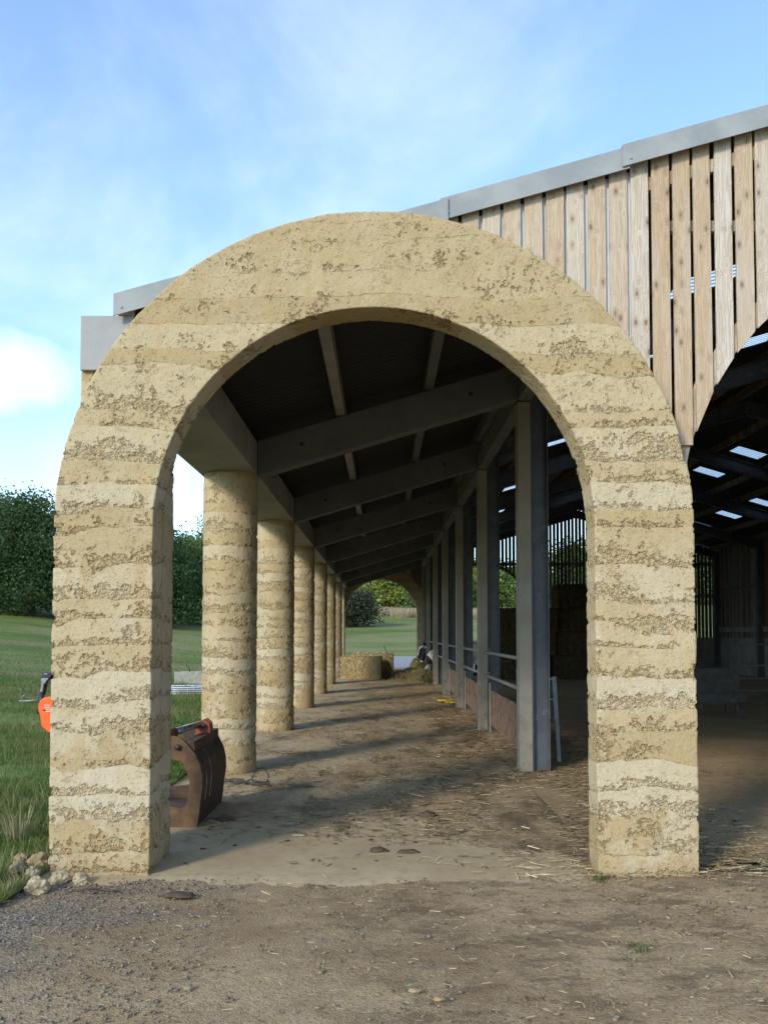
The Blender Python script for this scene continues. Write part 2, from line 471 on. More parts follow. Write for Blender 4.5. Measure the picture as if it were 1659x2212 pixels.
def cow_material():
    m, T, out = new_mat('black_and_white_hide')
    P = T.n.new('ShaderNodeTexCoord').outputs['Object']
    rnd = T.n.new('ShaderNodeObjectInfo').outputs['Random']
    Q = T.vadd(P, T.comb(T.math('MULTIPLY', rnd, 9.0), T.math('MULTIPLY', rnd, 5.0), 0))
    n = T.noise(Q, 1.7, 2.0, 0.4, 0.4)
    x, y, z = T.sep(P)
    blaze = T.math('MULTIPLY', T.sstep(T.math('ABSOLUTE', y), 0.05, 0.075, 1.0, 0.0), T.sstep(x, -0.18, -0.10, 1.0, 0.0))
    f = T.math('MAXIMUM', T.sstep(n, 0.50, 0.53), blaze)
    c = T.mix(f, (0.018, 0.016, 0.016), (0.62, 0.56, 0.48))
    finish(T, out, c, 0.7, T.bump(T.noise(P, 60.0, 3.0), 0.2, 0.01), 0, 0.3)
    return m


def plain(name, c, rough=0.7, var=0.25, metal=0.0, scale=20.0):
    m, T, out = new_mat(name)
    P = T.pos()
    n = T.noise(P, scale, 4.0, 0.65)
    cc = T.mix(T.sstep(n, 0.3, 0.7), tuple(v * (1 - var) for v in c), tuple(min(1, v * (1 + var)) for v in c))
    finish(T, out, cc, rough, T.bump(n, 0.25, 0.006), metal, 0.3)
    return m


def island_var(name, a, b_, rough=0.85, spec=0.2):
    m, T, out = new_mat(name)
    isl = T.island()
    c = T.mix(isl, a, b_)
    c = T.mix(T.sstep(T.noise(T.pos(), 70.0, 3.0), 0.35, 0.75, 0.0, 0.4), c, tuple(0.65 * v for v in a))
    finish(T, out, c, rough, None, 0, spec)
    return m

M = {}
M['earth'] = earth_material()
M['yard'] = yard_material()
M['floor'] = floor_material()
M['barn_floor'] = barn_floor_material()
M['ground'] = ground_material()
M['gravel'] = gravel_material()
M['concrete'] = concrete_material('grey_concrete', (0.25, 0.24, 0.225), (0.34, 0.32, 0.295))
M['post'] = concrete_material('warm_grey_concrete', (0.240, 0.200, 0.150), (0.310, 0.268, 0.205), (0.2, 0.165, 0.125))
M['panel'] = plain('pale_grey_panel', (0.50, 0.51, 0.52), 0.85, 0.08, 0, 3.0)
M['concrete_dark'] = concrete_material('shaded_concrete', (0.105, 0.103, 0.10), (0.15, 0.145, 0.138), (0.12, 0.105, 0.085))  # grey concrete in a darkened copy, interior shade put into its colour
M['concrete_pale'] = concrete_material('pale_concrete', (0.25, 0.25, 0.25), (0.32, 0.315, 0.31), (0.27, 0.25, 0.225))
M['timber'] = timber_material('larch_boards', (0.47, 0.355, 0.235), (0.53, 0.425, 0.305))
M['timber_in'] = timber_material('shaded_boards', (0.10, 0.078, 0.055), (0.13, 0.10, 0.072), 0.4)  # boards inside the barn, interior shade painted in by the dark mix
M['flashing'] = metal_material('fibre_cement_flashing', (0.235, 0.25, 0.255), (0.305, 0.315, 0.31), 0.75, 0.0, None, 2.5)
M['steel'] = metal_material('painted_steel', (0.075, 0.082, 0.094), (0.105, 0.113, 0.125), 0.5, 0.0, (0.16, 0.16, 0.165), 3.0)
M['galv'] = metal_material('galvanised_tube', (0.25, 0.23, 0.18), (0.34, 0.31, 0.25), 0.55, 0.0, (0.27, 0.21, 0.14), 9.0)
M['roof'] = roof_material()
M['skylight'] = skylight_material()
M['plywood'] = plain('weathered_plywood', (0.215, 0.130, 0.080), 0.75, 0.35, 0, 6.0)
M['rust'] = metal_material('rusty_steel', (0.040, 0.025, 0.019), (0.100, 0.050, 0.031), 0.6, 0.1, (0.13, 0.058, 0.028), 7.0)
M['rust_ochre'] = metal_material('ochre_rusty_steel', (0.085, 0.047, 0.025), (0.165, 0.088, 0.036), 0.7, 0.0, (0.09, 0.045, 0.03), 8.0)
M['rust_orange'] = metal_material('worn_orange_paint', (0.25, 0.06, 0.022), (0.16, 0.05, 0.025), 0.6, 0.0, (0.12, 0.06, 0.04), 14.0)
M['ram'] = metal_material('polished_ram', (0.55, 0.56, 0.60), (0.68, 0.68, 0.7), 0.22, 0.9, None, 3.0)
M['orange'] = metal_material('orange_paint', (0.74, 0.105, 0.012), (0.80, 0.13, 0.016), 0.42, 0.0, None, 4.0)
M['black'] = metal_material('black_paint', (0.022, 0.022, 0.024), (0.04, 0.04, 0.044), 0.5, 0.0, (0.07, 0.06, 0.05), 6.0)
M['galv_old'] = metal_material('dull_galvanised', (0.075, 0.075, 0.07), (0.12, 0.12, 0.11), 0.6, 0.2, (0.12, 0.09, 0.06), 9.0)
M['galv_old2'] = metal_material('worn_galvanised', (0.20, 0.21, 0.22), (0.30, 0.31, 0.32), 0.6, 0.1, (0.2, 0.16, 0.12), 9.0)
M['greypaint'] = metal_material('grey_paint', (0.20, 0.21, 0.23), (0.30, 0.31, 0.33), 0.45, 0.2, None, 6.0)
M['white'] = plain('white_paint', (0.62, 0.58, 0.52), 0.6, 0.1)
M['bale'] = straw_material('bale_straw', (0.22, 0.15, 0.06), (0.43, 0.325, 0.155))
M['dark_bale'] = straw_material('dark_bale_straw', (0.035, 0.026, 0.014), (0.10, 0.074, 0.038))  # straw in a far darker colour than the passage bales
M['hay'] = straw_material('loose_hay', (0.20, 0.15, 0.06), (0.38, 0.30, 0.125))
M['straw'] = island_var('straw_bits', (0.36, 0.25, 0.11), (0.66, 0.54, 0.33))
M['hay_stalk'] = island_var('hay_stalks', (0.17, 0.135, 0.055), (0.36, 0.29, 0.13))
M['straw_dark'] = island_var('trodden_straw', (0.10, 0.07, 0.04), (0.36, 0.26, 0.13))
M['stone'] = island_var('yard_stones', (0.14, 0.115, 0.092), (0.30, 0.25, 0.19))
M['clod'] = island_var('dung_clods', (0.055, 0.04, 0.026), (0.12, 0.085, 0.055))
M['soil'] = island_var('soil_crumbs', (0.11, 0.075, 0.045), (0.24, 0.17, 0.10))
M['rock'] = plain('limestone_rock', (0.34, 0.275, 0.175), 0.95, 0.45, 0, 26.0)
M['rock_tan'] = plain('tan_rock', (0.29, 0.21, 0.115), 0.95, 0.3, 0, 14.0)
M['grass'] = leaf_material('grass_blades', (0.058, 0.112, 0.020), (0.095, 0.155, 0.032), (0.19, 0.205, 0.075), 0.28, (0.21, 0.185, 0.085))
M['dry_grass'] = leaf_material('dry_grass_blades', (0.24, 0.22, 0.11), (0.32, 0.28, 0.15), (0.38, 0.34, 0.2), 0.25)
M['leaf_dark'] = leaf_material('dark_leaves', (0.024, 0.052, 0.022), (0.042, 0.080, 0.028), (0.066, 0.108, 0.038), 0.25)
M['leaf_mid'] = leaf_material('mid_green_leaves', (0.060, 0.110, 0.030), (0.10, 0.160, 0.042), (0.17, 0.23, 0.065), 0.28)
M['leaf_light'] = leaf_material('sunny_leaves', (0.16, 0.205, 0.040), (0.28, 0.31, 0.06), (0.44, 0.43, 0.10), 0.35)
M['leaf_bush'] = leaf_material('bush_leaves', (0.020, 0.030, 0.018), (0.034, 0.046, 0.024), (0.055, 0.062, 0.030), 0.12)
M['bark'] = plain('bark', (0.10, 0.075, 0.055), 0.9, 0.35, 0, 5.0)
M['reed'] = island_var('dry_reeds', (0.30, 0.245, 0.155), (0.40, 0.33, 0.215))
M['cow'] = cow_material()
M['eye'] = plain('dark_eye', (0.012, 0.010, 0.009), 0.2, 0.1)
M['muzzle'] = plain('pink_grey_muzzle', (0.22, 0.14, 0.12), 0.5, 0.3)
M['wood'] = plain('ash_handle', (0.33, 0.22, 0.10), 0.6, 0.2)
M['twine'] = plain('yellow_twine', (0.62, 0.42, 0.03), 0.6, 0.2, 0, 40)
M['cable'] = plain('grey_cable', (0.06, 0.055, 0.05), 0.6, 0.3, 0, 40)
M['trough'] = plain('trough_concrete', (0.28, 0.27, 0.23), 0.9, 0.2, 0, 9)
M['sheeting'] = plain('white_sheeting', (0.50, 0.53, 0.58), 0.45, 0.2, 0, 9)

# ------------------------------------------------------------------ mesh helpers
class MB:
    def __init__(self):
        self.v = []
        self.f = []
    def add(self, vs, fs):
        o = len(self.v)
        self.v += [tuple(p) for p in vs]
        self.f += [tuple(i + o for i in f) for f in fs]
        return self
    def box(self, x0, x1, y0, y1, z0, z1):
        return self.add([(x0, y0, z0), (x1, y0, z0), (x1, y1, z0), (x0, y1, z0), (x0, y0, z1), (x1, y0, z1), (x1, y1, z1), (x0, y1, z1)],
                        [(0, 3, 2, 1), (4, 5, 6, 7), (0, 1, 5, 4), (1, 2, 6, 5), (2, 3, 7, 6), (3, 0, 4, 7)])
    def hexa(self, low, high):
        """low, high: four corners each, counter-clockwise seen from above"""
        return self.add(list(low) + list(high), [(0, 3, 2, 1), (4, 5, 6, 7), (0, 1, 5, 4), (1, 2, 6, 5), (2, 3, 7, 6), (3, 0, 4, 7)])
    def bar(self, a, b, w, h, up=(0, 0, 1)):
        a, b = Vector(a), Vector(b)
        t = (b - a).normalized()
        s = t.cross(Vector(up))
        if s.length < 1e-4:
            s = t.cross(Vector((1, 0, 0)))
        s.normalize()
        n = s.cross(t)
        s *= w / 2
        n *= h / 2
        q = [a - s - n, a + s - n, a + s + n, a - s + n, b - s - n, b + s - n, b + s + n, b - s + n]
        return self.add(q, [(0, 1, 2, 3), (7, 6, 5, 4), (0, 4, 5, 1), (1, 5, 6, 2), (2, 6, 7, 3), (3, 7, 4, 0)])
    def tube(self, pts, r, n=8, cap=True):
        pts = [Vector(p) for p in pts]
        rs = r if isinstance(r, (list, tuple)) else [r] * len(pts)
        vs, fs = [], []
        pu = None
        for i, p in enumerate(pts):
            t = (pts[min(i + 1, len(pts) - 1)] - pts[max(i - 1, 0)]).normalized()
            u = pu - t * pu.dot(t) if pu else t.orthogonal()
            if u.length < 1e-5:
                u = t.orthogonal()
            u.normalize()
            pu = u
            w_ = t.cross(u)
            for k in range(n):
                a = 2 * math.pi * k / n
                vs.append(p + (u * math.cos(a) + w_ * math.sin(a)) * rs[i])
        for i in range(len(pts) - 1):
            for k in range(n):
                k2 = (k + 1) % n
                fs.append((i * n + k, i * n + k2, (i + 1) * n + k2, (i + 1) * n + k))
        if cap:
            fs.append(tuple(range(n - 1, -1, -1)))
            fs.append(tuple((len(pts) - 1) * n + k for k in range(n)))
        return self.add(vs, fs)
    def prism(self, poly, y0, y1, axis='Y'):
        """poly in (x, z), counter-clockwise seen from -Y; extruded along Y"""
        n = len(poly)
        vs = [(p[0], y0, p[1]) for p in poly] + [(p[0], y1, p[1]) for p in poly]
        fs = [tuple(range(n)), tuple(range(2 * n - 1, n - 1, -1))]
        for i in range(n):
            j = (i + 1) % n
            fs.append((i, i + n, j + n, j))
        return self.add(vs, fs)
    def build(self, name, mat, parent=None, smooth=False, bevel=0.0, loc=None):
        me = bpy.data.meshes.new(name)
        vv = self.v
        if loc is not None:
            vv = [(p[0] - loc[0], p[1] - loc[1], p[2] - loc[2]) for p in vv]
        me.from_pydata(vv, [], self.f)
        me.update()
        return link(name, me, mat, parent, smooth, bevel, loc)


def link(name, me, mat, parent=None, smooth=False, bevel=0.0, loc=None):
    if mat is not None:
        me.materials.append(mat)
    if smooth:
        me.polygons.foreach_set('use_smooth', [True] * len(me.polygons))
    o = bpy.data.objects.new(name, me)
    col.objects.link(o)
    if loc is not None:
        o.location = loc
    if parent is not None:
        o.parent = parent
    if bevel > 0:
        b = o.modifiers.new('bevel', 'BEVEL')
        b.width = bevel
        b.segments = 2
        b.limit_method = 'ANGLE'
        b.angle_limit = R(40)
    return o


def np_mesh(name, V, F, mat, parent=None, smooth=False, loc=None):
    """V (n,3) array, F (m,k) array with one k"""
    me = bpy.data.meshes.new(name)
    V = np.asarray(V, dtype=np.float32)
    F = np.asarray(F, dtype=np.int32)
    if loc is not None:
        V = V - np.array(loc, dtype=np.float32)
    k = F.shape[1]
    me.vertices.add(len(V))
    me.vertices.foreach_set('co', V.ravel())
    me.loops.add(F.size)
    me.loops.foreach_set('vertex_index', F.ravel())
    me.polygons.add(len(F))
    me.polygons.foreach_set('loop_start', np.arange(0, F.size, k, dtype=np.int32))
    me.update(calc_edges=True)
    return link(name, me, mat, parent, smooth, 0, loc)


def thing(name, label, cat, loc=(0, 0, 0), rotz=0.0, group=None):
    o = bpy.data.objects.new(name, None)
    o.empty_display_size = 0.2
    col.objects.link(o)
    o.location = loc
    o.rotation_euler = (0, 0, rotz)
    tag(o, label, cat, group)
    return o


def tag(o, label=None, cat=None, group=None, kind=None):
    if label:
        o['label'] = label
    if cat:
        o['category'] = cat
    if group:
        o['group'] = group
    if kind:
        o['kind'] = kind
    return o


def copy_tree(o, parent=None):
    c = o.copy()
    col.objects.link(c)
    if parent is not None:
        c.parent = parent
    for ch in [x for x in bpy.data.objects if x.parent == o]:
        copy_tree(ch, c)
    return c

# ------------------------------------------------------------------ the lie of the land
def sp(dd, s=6.0):
    dd = np.maximum(0.0, dd)
    return dd * dd / (dd + s)

def terrain(x, y):
    x = np.asarray(x, dtype=float)
    y = np.asarray(y, dtype=float)
    dl = np.minimum(-x - 4.0, 60.0)
    dy = np.minimum(y - 50.0, 140.0)
    dr = np.minimum(x - 22.0, 60.0)
    back = np.minimum(-y - 12.0, 40.0)
    return -0.03 + 0.115 * sp(dl) * np.clip((y + 12) / 20.0, 0, 1) + 0.06 * sp(dy) + 0.03 * sp(dr) + 0.0 * back

def tz(x, y):
    return float(terrain(x, y))

def grid_sheet(name, xs, ys, zf, mat):
    X, Y = np.meshgrid(np.array(xs), np.array(ys))
    Z = zf(X, Y)
    V = np.stack([X.ravel(), Y.ravel(), Z.ravel()], 1)
    nx, ny = len(xs), len(ys)
    i = np.arange(nx * ny).reshape(ny, nx)
    F = np.stack([i[:-1, :-1].ravel(), i[:-1, 1:].ravel(), i[1:, 1:].ravel(), i[1:, :-1].ravel()], 1)
    return np_mesh(name, V, F, mat, None, True)

xs = np.concatenate([np.linspace(-900, -80, 16), np.linspace(-75, -16, 40), np.linspace(-15, 15, 61), np.linspace(17, 75, 24), np.linspace(80, 900, 16)])
ys = np.concatenate([np.linspace(-600, -30, 10), np.linspace(-25, 70, 120), np.linspace(72, 200, 60), np.linspace(220, 1400, 16)])
tag(grid_sheet('ground', xs, ys, lambda X, Y: terrain(X, Y), M['ground']), kind='structure')

# yard of trodden dirt in front of the barn, with a ragged grass edge on its left
def wob(t, s=0):
    return 0.10 * math.sin(2.1 * t + s) + 0.06 * math.sin(5.7 * t + 1.3 * s) + 0.035 * math.sin(13.1 * t + 2 * s)

yv, yf = [], []
rows = [-14 + 0.25 * i for i in range(int((6.9 + 14) / 0.25))]
ncol = 90
for r_, yy in enumerate(rows):
    if yy < 4.2:
        xl = -4.6 + 0.4 * math.sin(yy * 0.9) + wob(yy)
    elif yy < 6.0:
        xl = -4.6 + (yy - 4.2) / 1.8 * 2.25 + wob(yy * 2)
    else:
        xl = -2.36 + 0.3 * wob(yy * 3)
    for c_ in range(ncol):
        f_ = c_ / (ncol - 1)
        xx = xl + (24 - xl) * (f_ ** 1.6)
        zz = 0.0 + 0.014 * mnoise.noise((xx * 0.8, yy * 0.8, 0.3)) + 0.008 * mnoise.noise((xx * 2.6, yy * 2.6, 4.3))
        zz = min(zz, 0.012) - 0.012
        if c_ == 0:
            zz = -0.05
        yv.append((xx, yy, zz))
for r_ in range(len(rows) - 1):
    for c_ in range(ncol - 1):
        a = r_ * ncol + c_
        yf.append((a, a + 1, a + ncol + 1, a + ncol))
tag(np_mesh('yard', yv, yf, M['yard'], None, True), kind='structure')

# concrete floor of the feed passage (ragged front edge where dirt has spread over it)
n_e = 200
fx = np.linspace(-2.42, 1.62, n_e)
V, F = [], []
yr = np.concatenate([np.array([-0.12, 0.0, 0.08, 0.18]), np.linspace(0.4, 33.9, 70)])
for j, dy in enumerate(yr):
    for i, xx in enumerate(fx):
        e0 = 6.20 + 0.16 * mnoise.noise((xx * 1.1, 3.3, 0)) + 0.11 * mnoise.noise((xx * 4.1, 7.3, 0)) + 0.05 * mnoise.noise((xx * 14.0, 1.3, 0)) + (0.14 if xx > 1.05 else 0)
        yy = e0 + (40.0 - e0) * dy / 33.9
        V.append((xx, yy, (-0.030, -0.010, -0.001, 0.003)[j] if j < 4 else 0.004))
for j in range(len(yr) - 1):
    for i in range(n_e - 1):
        a = j * n_e + i
        F.append((a, a + 1, a + n_e + 1, a + n_e))
tag(np_mesh('passage_floor', V, F, M['floor'], None, True), kind='structure')
tag(grid_sheet('barn_floor', np.linspace(1.625, 14.6, 40), np.linspace(6.7, 39.6, 80), lambda X, Y: 0.006 + 0.0 * X, M['barn_floor']), kind='structure')
tag(grid_sheet('gravel_track', np.linspace(-3.2, 40, 60), np.linspace(40.05, 57.0, 18), lambda X, Y: terrain(X, Y) + 0.03, M['gravel']), kind='structure')

# ------------------------------------------------------------------ the barn
YF = 6.36                      # front face of the near arch
YB = 39.30                     # front face of the far arch
SL = 0.297
X_EAVE, X_RIDGE, X_RIGHT = -2.0, 8.45, 14.95
def roof_top(x):
    return 4.20 + SL * (x + 1.995) if x <= X_RIDGE else 4.20 + SL * (X_RIDGE + 1.995) - SL * (x - X_RIDGE)

barn = thing('barn', 'long cattle barn with rammed earth arches and columns, larch gable and grey roof', 'barn', (0, YF, 0))

def bpart(mb, name, mat, bevel=0.0, smooth=False, parent=None):
    o = mb.build(name, mat, None, smooth, bevel)
    return own(o, parent or barn)

def own(o, parent):
    o.parent = parent
    o.matrix_parent_inverse = Matrix.Translation(parent.matrix_world.translation).inverted() if parent is not barn else Matrix.Translation((0, -YF, 0))
    return o

# --- rammed earth arch
CX, RI, RO, ZC = -0.06, 1.576, 2.283, 2.475
def arch_mesh(name, y0, thick, ds, base_gap=-0.02):
    leg = ZC - base_gap
    arc = math.pi * (RI + RO) / 2
    nl, na = max(2, int(leg / ds)), max(2, int(arc / ds))
    path = [(-1, t) for t in np.linspace(base_gap, ZC, nl, endpoint=False)]
    path += [(0, a) for a in np.linspace(math.pi, 0, na, endpoint=False)]
    path += [(1, t) for t in np.linspace(ZC, base_gap, nl + 1)]
    nr, nd = int((RO - RI) / ds), max(2, int(thick / (ds * 1.4)))
    ring = [(RO - (RO - RI) * i / nr, 0.0) for i in range(nr)]
    ring += [(RI, thick * i / nd) for i in range(nd)]
    ring += [(RI + (RO - RI) * i / nr, thick) for i in range(nr)]
    ring += [(RO, thick - thick * i / nd) for i in range(nd)]
    ring = np.array(ring)
    m_ = len(ring)
    Vs = []
    for k_, t in path:
        if k_ == 0:
            X = CX + ring[:, 0] * math.cos(t)
            Z = ZC + ring[:, 0] * math.sin(t)
        else:
            X = CX + ring[:, 0] * k_
            Z = np.full(m_, t)
        Vs.append(np.stack([X, y0 + ring[:, 1], Z], 1))
    V = np.concatenate(Vs)
    i = np.arange(len(V)).reshape(len(path), m_)
    j = np.roll(i, -1, axis=1)
    F = np.stack([i[:-1].ravel(), j[:-1].ravel(), j[1:].ravel(), i[1:].ravel()], 1)
    return np_mesh(name, V, F, M['earth'], None, True)

own(arch_mesh('arch', YF, 0.29, 0.0125), barn)['label'] = 'tall rammed earth entrance arch at the near end'
own(arch_mesh('arch', YB, 0.29, 0.06), barn)['label'] = 'rammed earth arch at the far end of the passage'

def dense_box(name, x0, x1, y0, y1, z0, z1, ds):
    per = []
    for (ax, ay, bx_, by) in ((x0, y0, x1, y0), (x1, y0, x1, y1), (x1, y1, x0, y1), (x0, y1, x0, y0)):
        n = max(2, int(math.hypot(bx_ - ax, by - ay) / ds))
        per += [(ax + (bx_ - ax) * i / n, ay + (by - ay) * i / n) for i in range(n)]
    per = np.array(per)
    zs = np.linspace(z0, z1, max(2, int((z1 - z0) / ds)))
    V = np.concatenate([np.column_stack([per, np.full(len(per), z)]) for z in zs])
    i = np.arange(len(V)).reshape(len(zs), len(per))
    j = np.roll(i, -1, axis=1)
    F = np.stack([i[:-1].ravel(), j[:-1].ravel(), j[1:].ravel(), i[1:].ravel()], 1)
    return np_mesh(name, V, F, M['earth'], None, True)

own(dense_box('corner_pier', -2.265, -1.645, YF + 0.295, 7.02, -0.02, 3.668, 0.014), barn)
own(dense_box('corner_pier', -2.265, -1.645, 38.60, YB - 0.005, -0.02, 3.668, 0.07), barn)

COL_Y = [11.1 + 4.72 * i for i in range(6)]
def round_column(cy, ds):
    n = int(2 * math.pi * 0.335 / ds)
    a = np.linspace(0, 2 * math.pi, n, endpoint=False)
    zs = np.linspace(-0.02, 3.668, int(3.7 / ds))
    V = np.concatenate([np.column_stack([-1.89 + 0.335 * np.cos(a), cy + 0.335 * np.sin(a), np.full(n, z)]) for z in zs])
    i = np.arange(len(V)).reshape(len(zs), n)
    j = np.roll(i, -1, axis=1)
    F = np.stack([i[:-1].ravel(), j[:-1].ravel(), j[1:].ravel(), i[1:].ravel()], 1)
    return own(np_mesh('column', V, F, M['earth'], None, True), barn)
for i, cy in enumerate(COL_Y):
    round_column(cy, [0.016, 0.022, 0.03, 0.035, 0.045, 0.05][i])

# --- concrete eaves beam on the columns
bpart(MB().box(-2.258, -1.555, 6.66, YB + 0.3, 3.67, 4.078), 'eaves_beam', M['concrete'], 0.008)
bpart(MB().box(-2.262, -1.865, 6.615, 6.657, 3.668, 4.082).hexa([(-1.985, 6.600, 4.083), (-1.86, 6.600, 4.083), (-1.86, 6.64, 4.083), (-1.985, 6.64, 4.083)], [(-1.985, 6.600, roof_top(-1.985) - 0.03), (-1.86, 6.600, roof_top(-1.86) - 0.03), (-1.86, 6.64, roof_top(-1.86) - 0.03), (-1.985, 6.64, roof_top(-1.985) - 0.03)]), 'beam_end', M['concrete_pale'], 0.006)
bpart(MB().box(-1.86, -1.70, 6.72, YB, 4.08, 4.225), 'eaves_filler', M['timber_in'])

# --- concrete posts, steel stanchions, rafters, purlins
POST_Y = [11.15 + 4.66 * i for i in range(6)] + [38.9]
for py in POST_Y:
    bpart(MB().box(1.685, 1.843, py - 0.11, py + 0.14, -0.02, 4.585), 'post', M['post'], 0.006)
    top = roof_top(1.95) - 0.30
    st = MB().box(1.846, 1.858, py - 0.10, py + 0.10, -0.02, top).box(2.046, 2.058, py - 0.10, py + 0.10, -0.02, top)
    st.box(1.858, 2.046, py - 0.016, py - 0.004, -0.02, top - 0.005)
    for zz in (0.20, 0.75, 1.05, 1.42, 1.70, 2.55, 3.1):
        for xx in (1.89, 2.01):
            st.tube([(xx, py - 0.028, zz), (xx, py - 0.014, zz)], 0.011, 6)
    s_ = bpart(st, 'stanchion', M['steel'])
    bpart(MB().box(1.80, 2.12, py + 0.145, py + 0.30, 0.0, 0.016), 'base_plate', M['steel'])
    # aisle rafter in concrete
    z0, z1 = 3.645, 3.645 + 0.3 * (1.69 + 1.55)
    y0, y1 = py - 0.12, py + 0.12
    h_ = 0.44
    bpart(MB().hexa([(-1.548, y0, z0), (1.69, y0, z1), (1.69, y1, z1), (-1.548, y1, z0)],
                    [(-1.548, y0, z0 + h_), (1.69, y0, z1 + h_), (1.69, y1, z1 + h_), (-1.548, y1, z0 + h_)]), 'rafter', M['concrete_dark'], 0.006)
    for q in (-1.0, 1.1):
        zq = 3.645 + 0.3 * (q + 1.55) + 0.24
        bpart(MB().tube([(q, y0 - 0.004, zq), (q, y0 - 0.001, zq)], 0.028, 12), 'dark_hole_disc', M['black'])  # flat black disc painting the dark inside of a hole
    # steel portal rafters of the main span
    rf = MB()
    for xa, xb in ((2.06, X_RIDGE), (X_RIDGE + 0.002, 14.6)):
        za, zb = roof_top(xa) - 0.245, roof_top(xb) - 0.245
        for dz, t, wd in ((0, 0.014, 0.17), (-0.32, 0.014, 0.17), (-0.16, 0.31, 0.012)):
            lo = [(xa, py - wd / 2, za + dz - t / 2), (xb, py - wd / 2, zb + dz - t / 2), (xb, py + wd / 2, zb + dz - t / 2), (xa, py + wd / 2, za + dz - t / 2)]
            rf.hexa(lo, [(p[0], p[1], p[2] + t) for p in lo])
    # haunches
    za = roof_top(2.06) - 0.57
    rf.add([(2.06, py, za), (2.06, py, za - 0.2), (2.8, py, za + 0.22), (2.06, py + 0.012, za), (2.06, py + 0.012, za - 0.2), (2.8, py + 0.012, za + 0.22)], [(0, 1, 2), (5, 4, 3), (1, 4, 5, 2), (0, 3, 4, 1)])
    bpart(rf, 'portal_rafter', M['steel'])
    bpart(MB().box(14.40, 14.62, py - 0.1, py + 0.1, 0.0, roof_top(14.5) - 0.3), 'wall_stanchion', M['steel'])
for a_, b_ in zip([6.66] + POST_Y[:-1], POST_Y):
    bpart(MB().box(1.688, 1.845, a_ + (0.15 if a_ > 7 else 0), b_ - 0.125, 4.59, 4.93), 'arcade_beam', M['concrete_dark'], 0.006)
pm = [(-0.52, 0), (0.58, 0), (1.70, 0)] + [(q, 0) for q in (2.9, 4.7, 5.4, 7.0, 8.1, 9.4, 11.0, 11.9, 13.4, 14.4)]
for xx, _ in pm:
    zt = roof_top(xx) - 0.035
    bpart(MB().box(xx - 0.055, xx + 0.055, 6.70, YB + 0.2, zt - 0.19, zt - 0.02), 'purlin', M['timber_in'] if xx > 2 else (M['concrete_dark'] if xx > 0 else M['concrete']))  # second and third purlins use the concrete with shade in its colour

# --- roof sheets with translucent panels
sky_rows = {'L': [(3.45, 4.30, [10.55 + 2.98 * k for k in range(10)]), (5.80, 6.62, [11.95 + 2.93 * k for k in range(9)])],
            'R': [(9.83, 10.63, [9.85 + 3.0 * k for k in range(10)]), (12.27, 13.03, [8.55 + 3.0 * k for k in range(10)])]}
for side, (xa, xb) in (('L', (X_EAVE, X_RIDGE)), ('R', (X_RIDGE, X_RIGHT))):
    xb_ = sorted(set([xa, xb] + [v for r_ in sky_rows[side] for v in r_[:2]]))
    yb_ = sorted(set([6.58, YB + 0.35] + [v for r_ in sky_rows[side] for yy in r_[2] for v in (yy - 0.36, yy + 0.36)]))
    rm, holes = MB(), []
    for i in range(len(xb_) - 1):
        for j in range(len(yb_) - 1):
            mx_, my_ = (xb_[i] + xb_[i + 1]) / 2, (yb_[j] + yb_[j + 1]) / 2
            hole = any(r_[0] < mx_ < r_[1] and any(abs(my_ - yy) < 0.36 for yy in r_[2]) for r_ in sky_rows[side])
            q = [(xb_[i], yb_[j]), (xb_[i + 1], yb_[j]), (xb_[i + 1], yb_[j + 1]), (xb_[i], yb_[j + 1])]
            if not hole:
                rm.add([(p[0], p[1], roof_top(p[0]) - 0.03) for p in q], [(0, 1, 2, 3)])
    ro_ = rm.build('roof_sheet', M['roof'])
    bm = bmesh.new()
    bm.from_mesh(ro_.data)
    bmesh.ops.remove_doubles(bm, verts=bm.verts, dist=1e-4)
    bm.to_mesh(ro_.data)
    bm.free()
    so_ = ro_.modifiers.new('thick', 'SOLIDIFY')
    so_.thickness = 0.018
    so_.offset = 0
    own(ro_, barn)
    for r_ in sky_rows[side]:
        for yy in r_[2]:
            if yy > YB:
                continue
            x0, x1 = r_[0] - 0.02, r_[1] + 0.02
            lo = [(x0, yy - 0.38, roof_top(x0) - 0.015), (x1, yy - 0.38, roof_top(x1) - 0.015), (x1, yy + 0.38, roof_top(x1) - 0.015), (x0, yy + 0.38, roof_top(x0) - 0.015)]
            s_ = MB().hexa(lo, [(p[0], p[1], p[2] + 0.004) for p in lo]).build('skylight', M['skylight'])
            s_.parent = ro_
            s_.matrix_parent_inverse = Matrix.Identity(4)
            s_.matrix_parent_inverse = (Matrix.Translation((0, YF, 0)) @ Matrix.Translation((0, -YF, 0)))

# --- bargeboard flashing, overlapping pieces
def verge(x0, x1, yf, dz, tilt):
    m_ = MB()
    zt0, zt1 = roof_top(x0) + dz, roof_top(x1) + dz + tilt
    zb0, zb1 = zt0 - 0.168, zt1 - 0.168
    m_.hexa([(x0, yf, zb0), (x1, yf, zb1), (x1, yf + 0.012, zb1), (x0, yf + 0.012, zb0)], [(x0, yf, zt0), (x1, yf, zt1), (x1, yf + 0.012, zt1), (x0, yf + 0.012, zt0)])
    m_.hexa([(x0, yf + 0.013, zt0 - 0.014), (x1, yf + 0.013, zt1 - 0.014), (x1, yf + 0.26, zt1 - 0.014), (x0, yf + 0.26, zt0 - 0.014)],
            [(x0, yf + 0.013, zt0 - 0.001), (x1, yf + 0.013, zt1 - 0.001), (x1, yf + 0.26, zt1 - 0.001), (x0, yf + 0.26, zt0 - 0.001)])
    m_.tube([(x0 + 0.06, yf - 0.008, (zt0 + zb0) / 2 - 0.02), (x0 + 0.06, yf + 0.002, (zt0 + zb0) / 2 - 0.02)], 0.011, 8)
    return m_
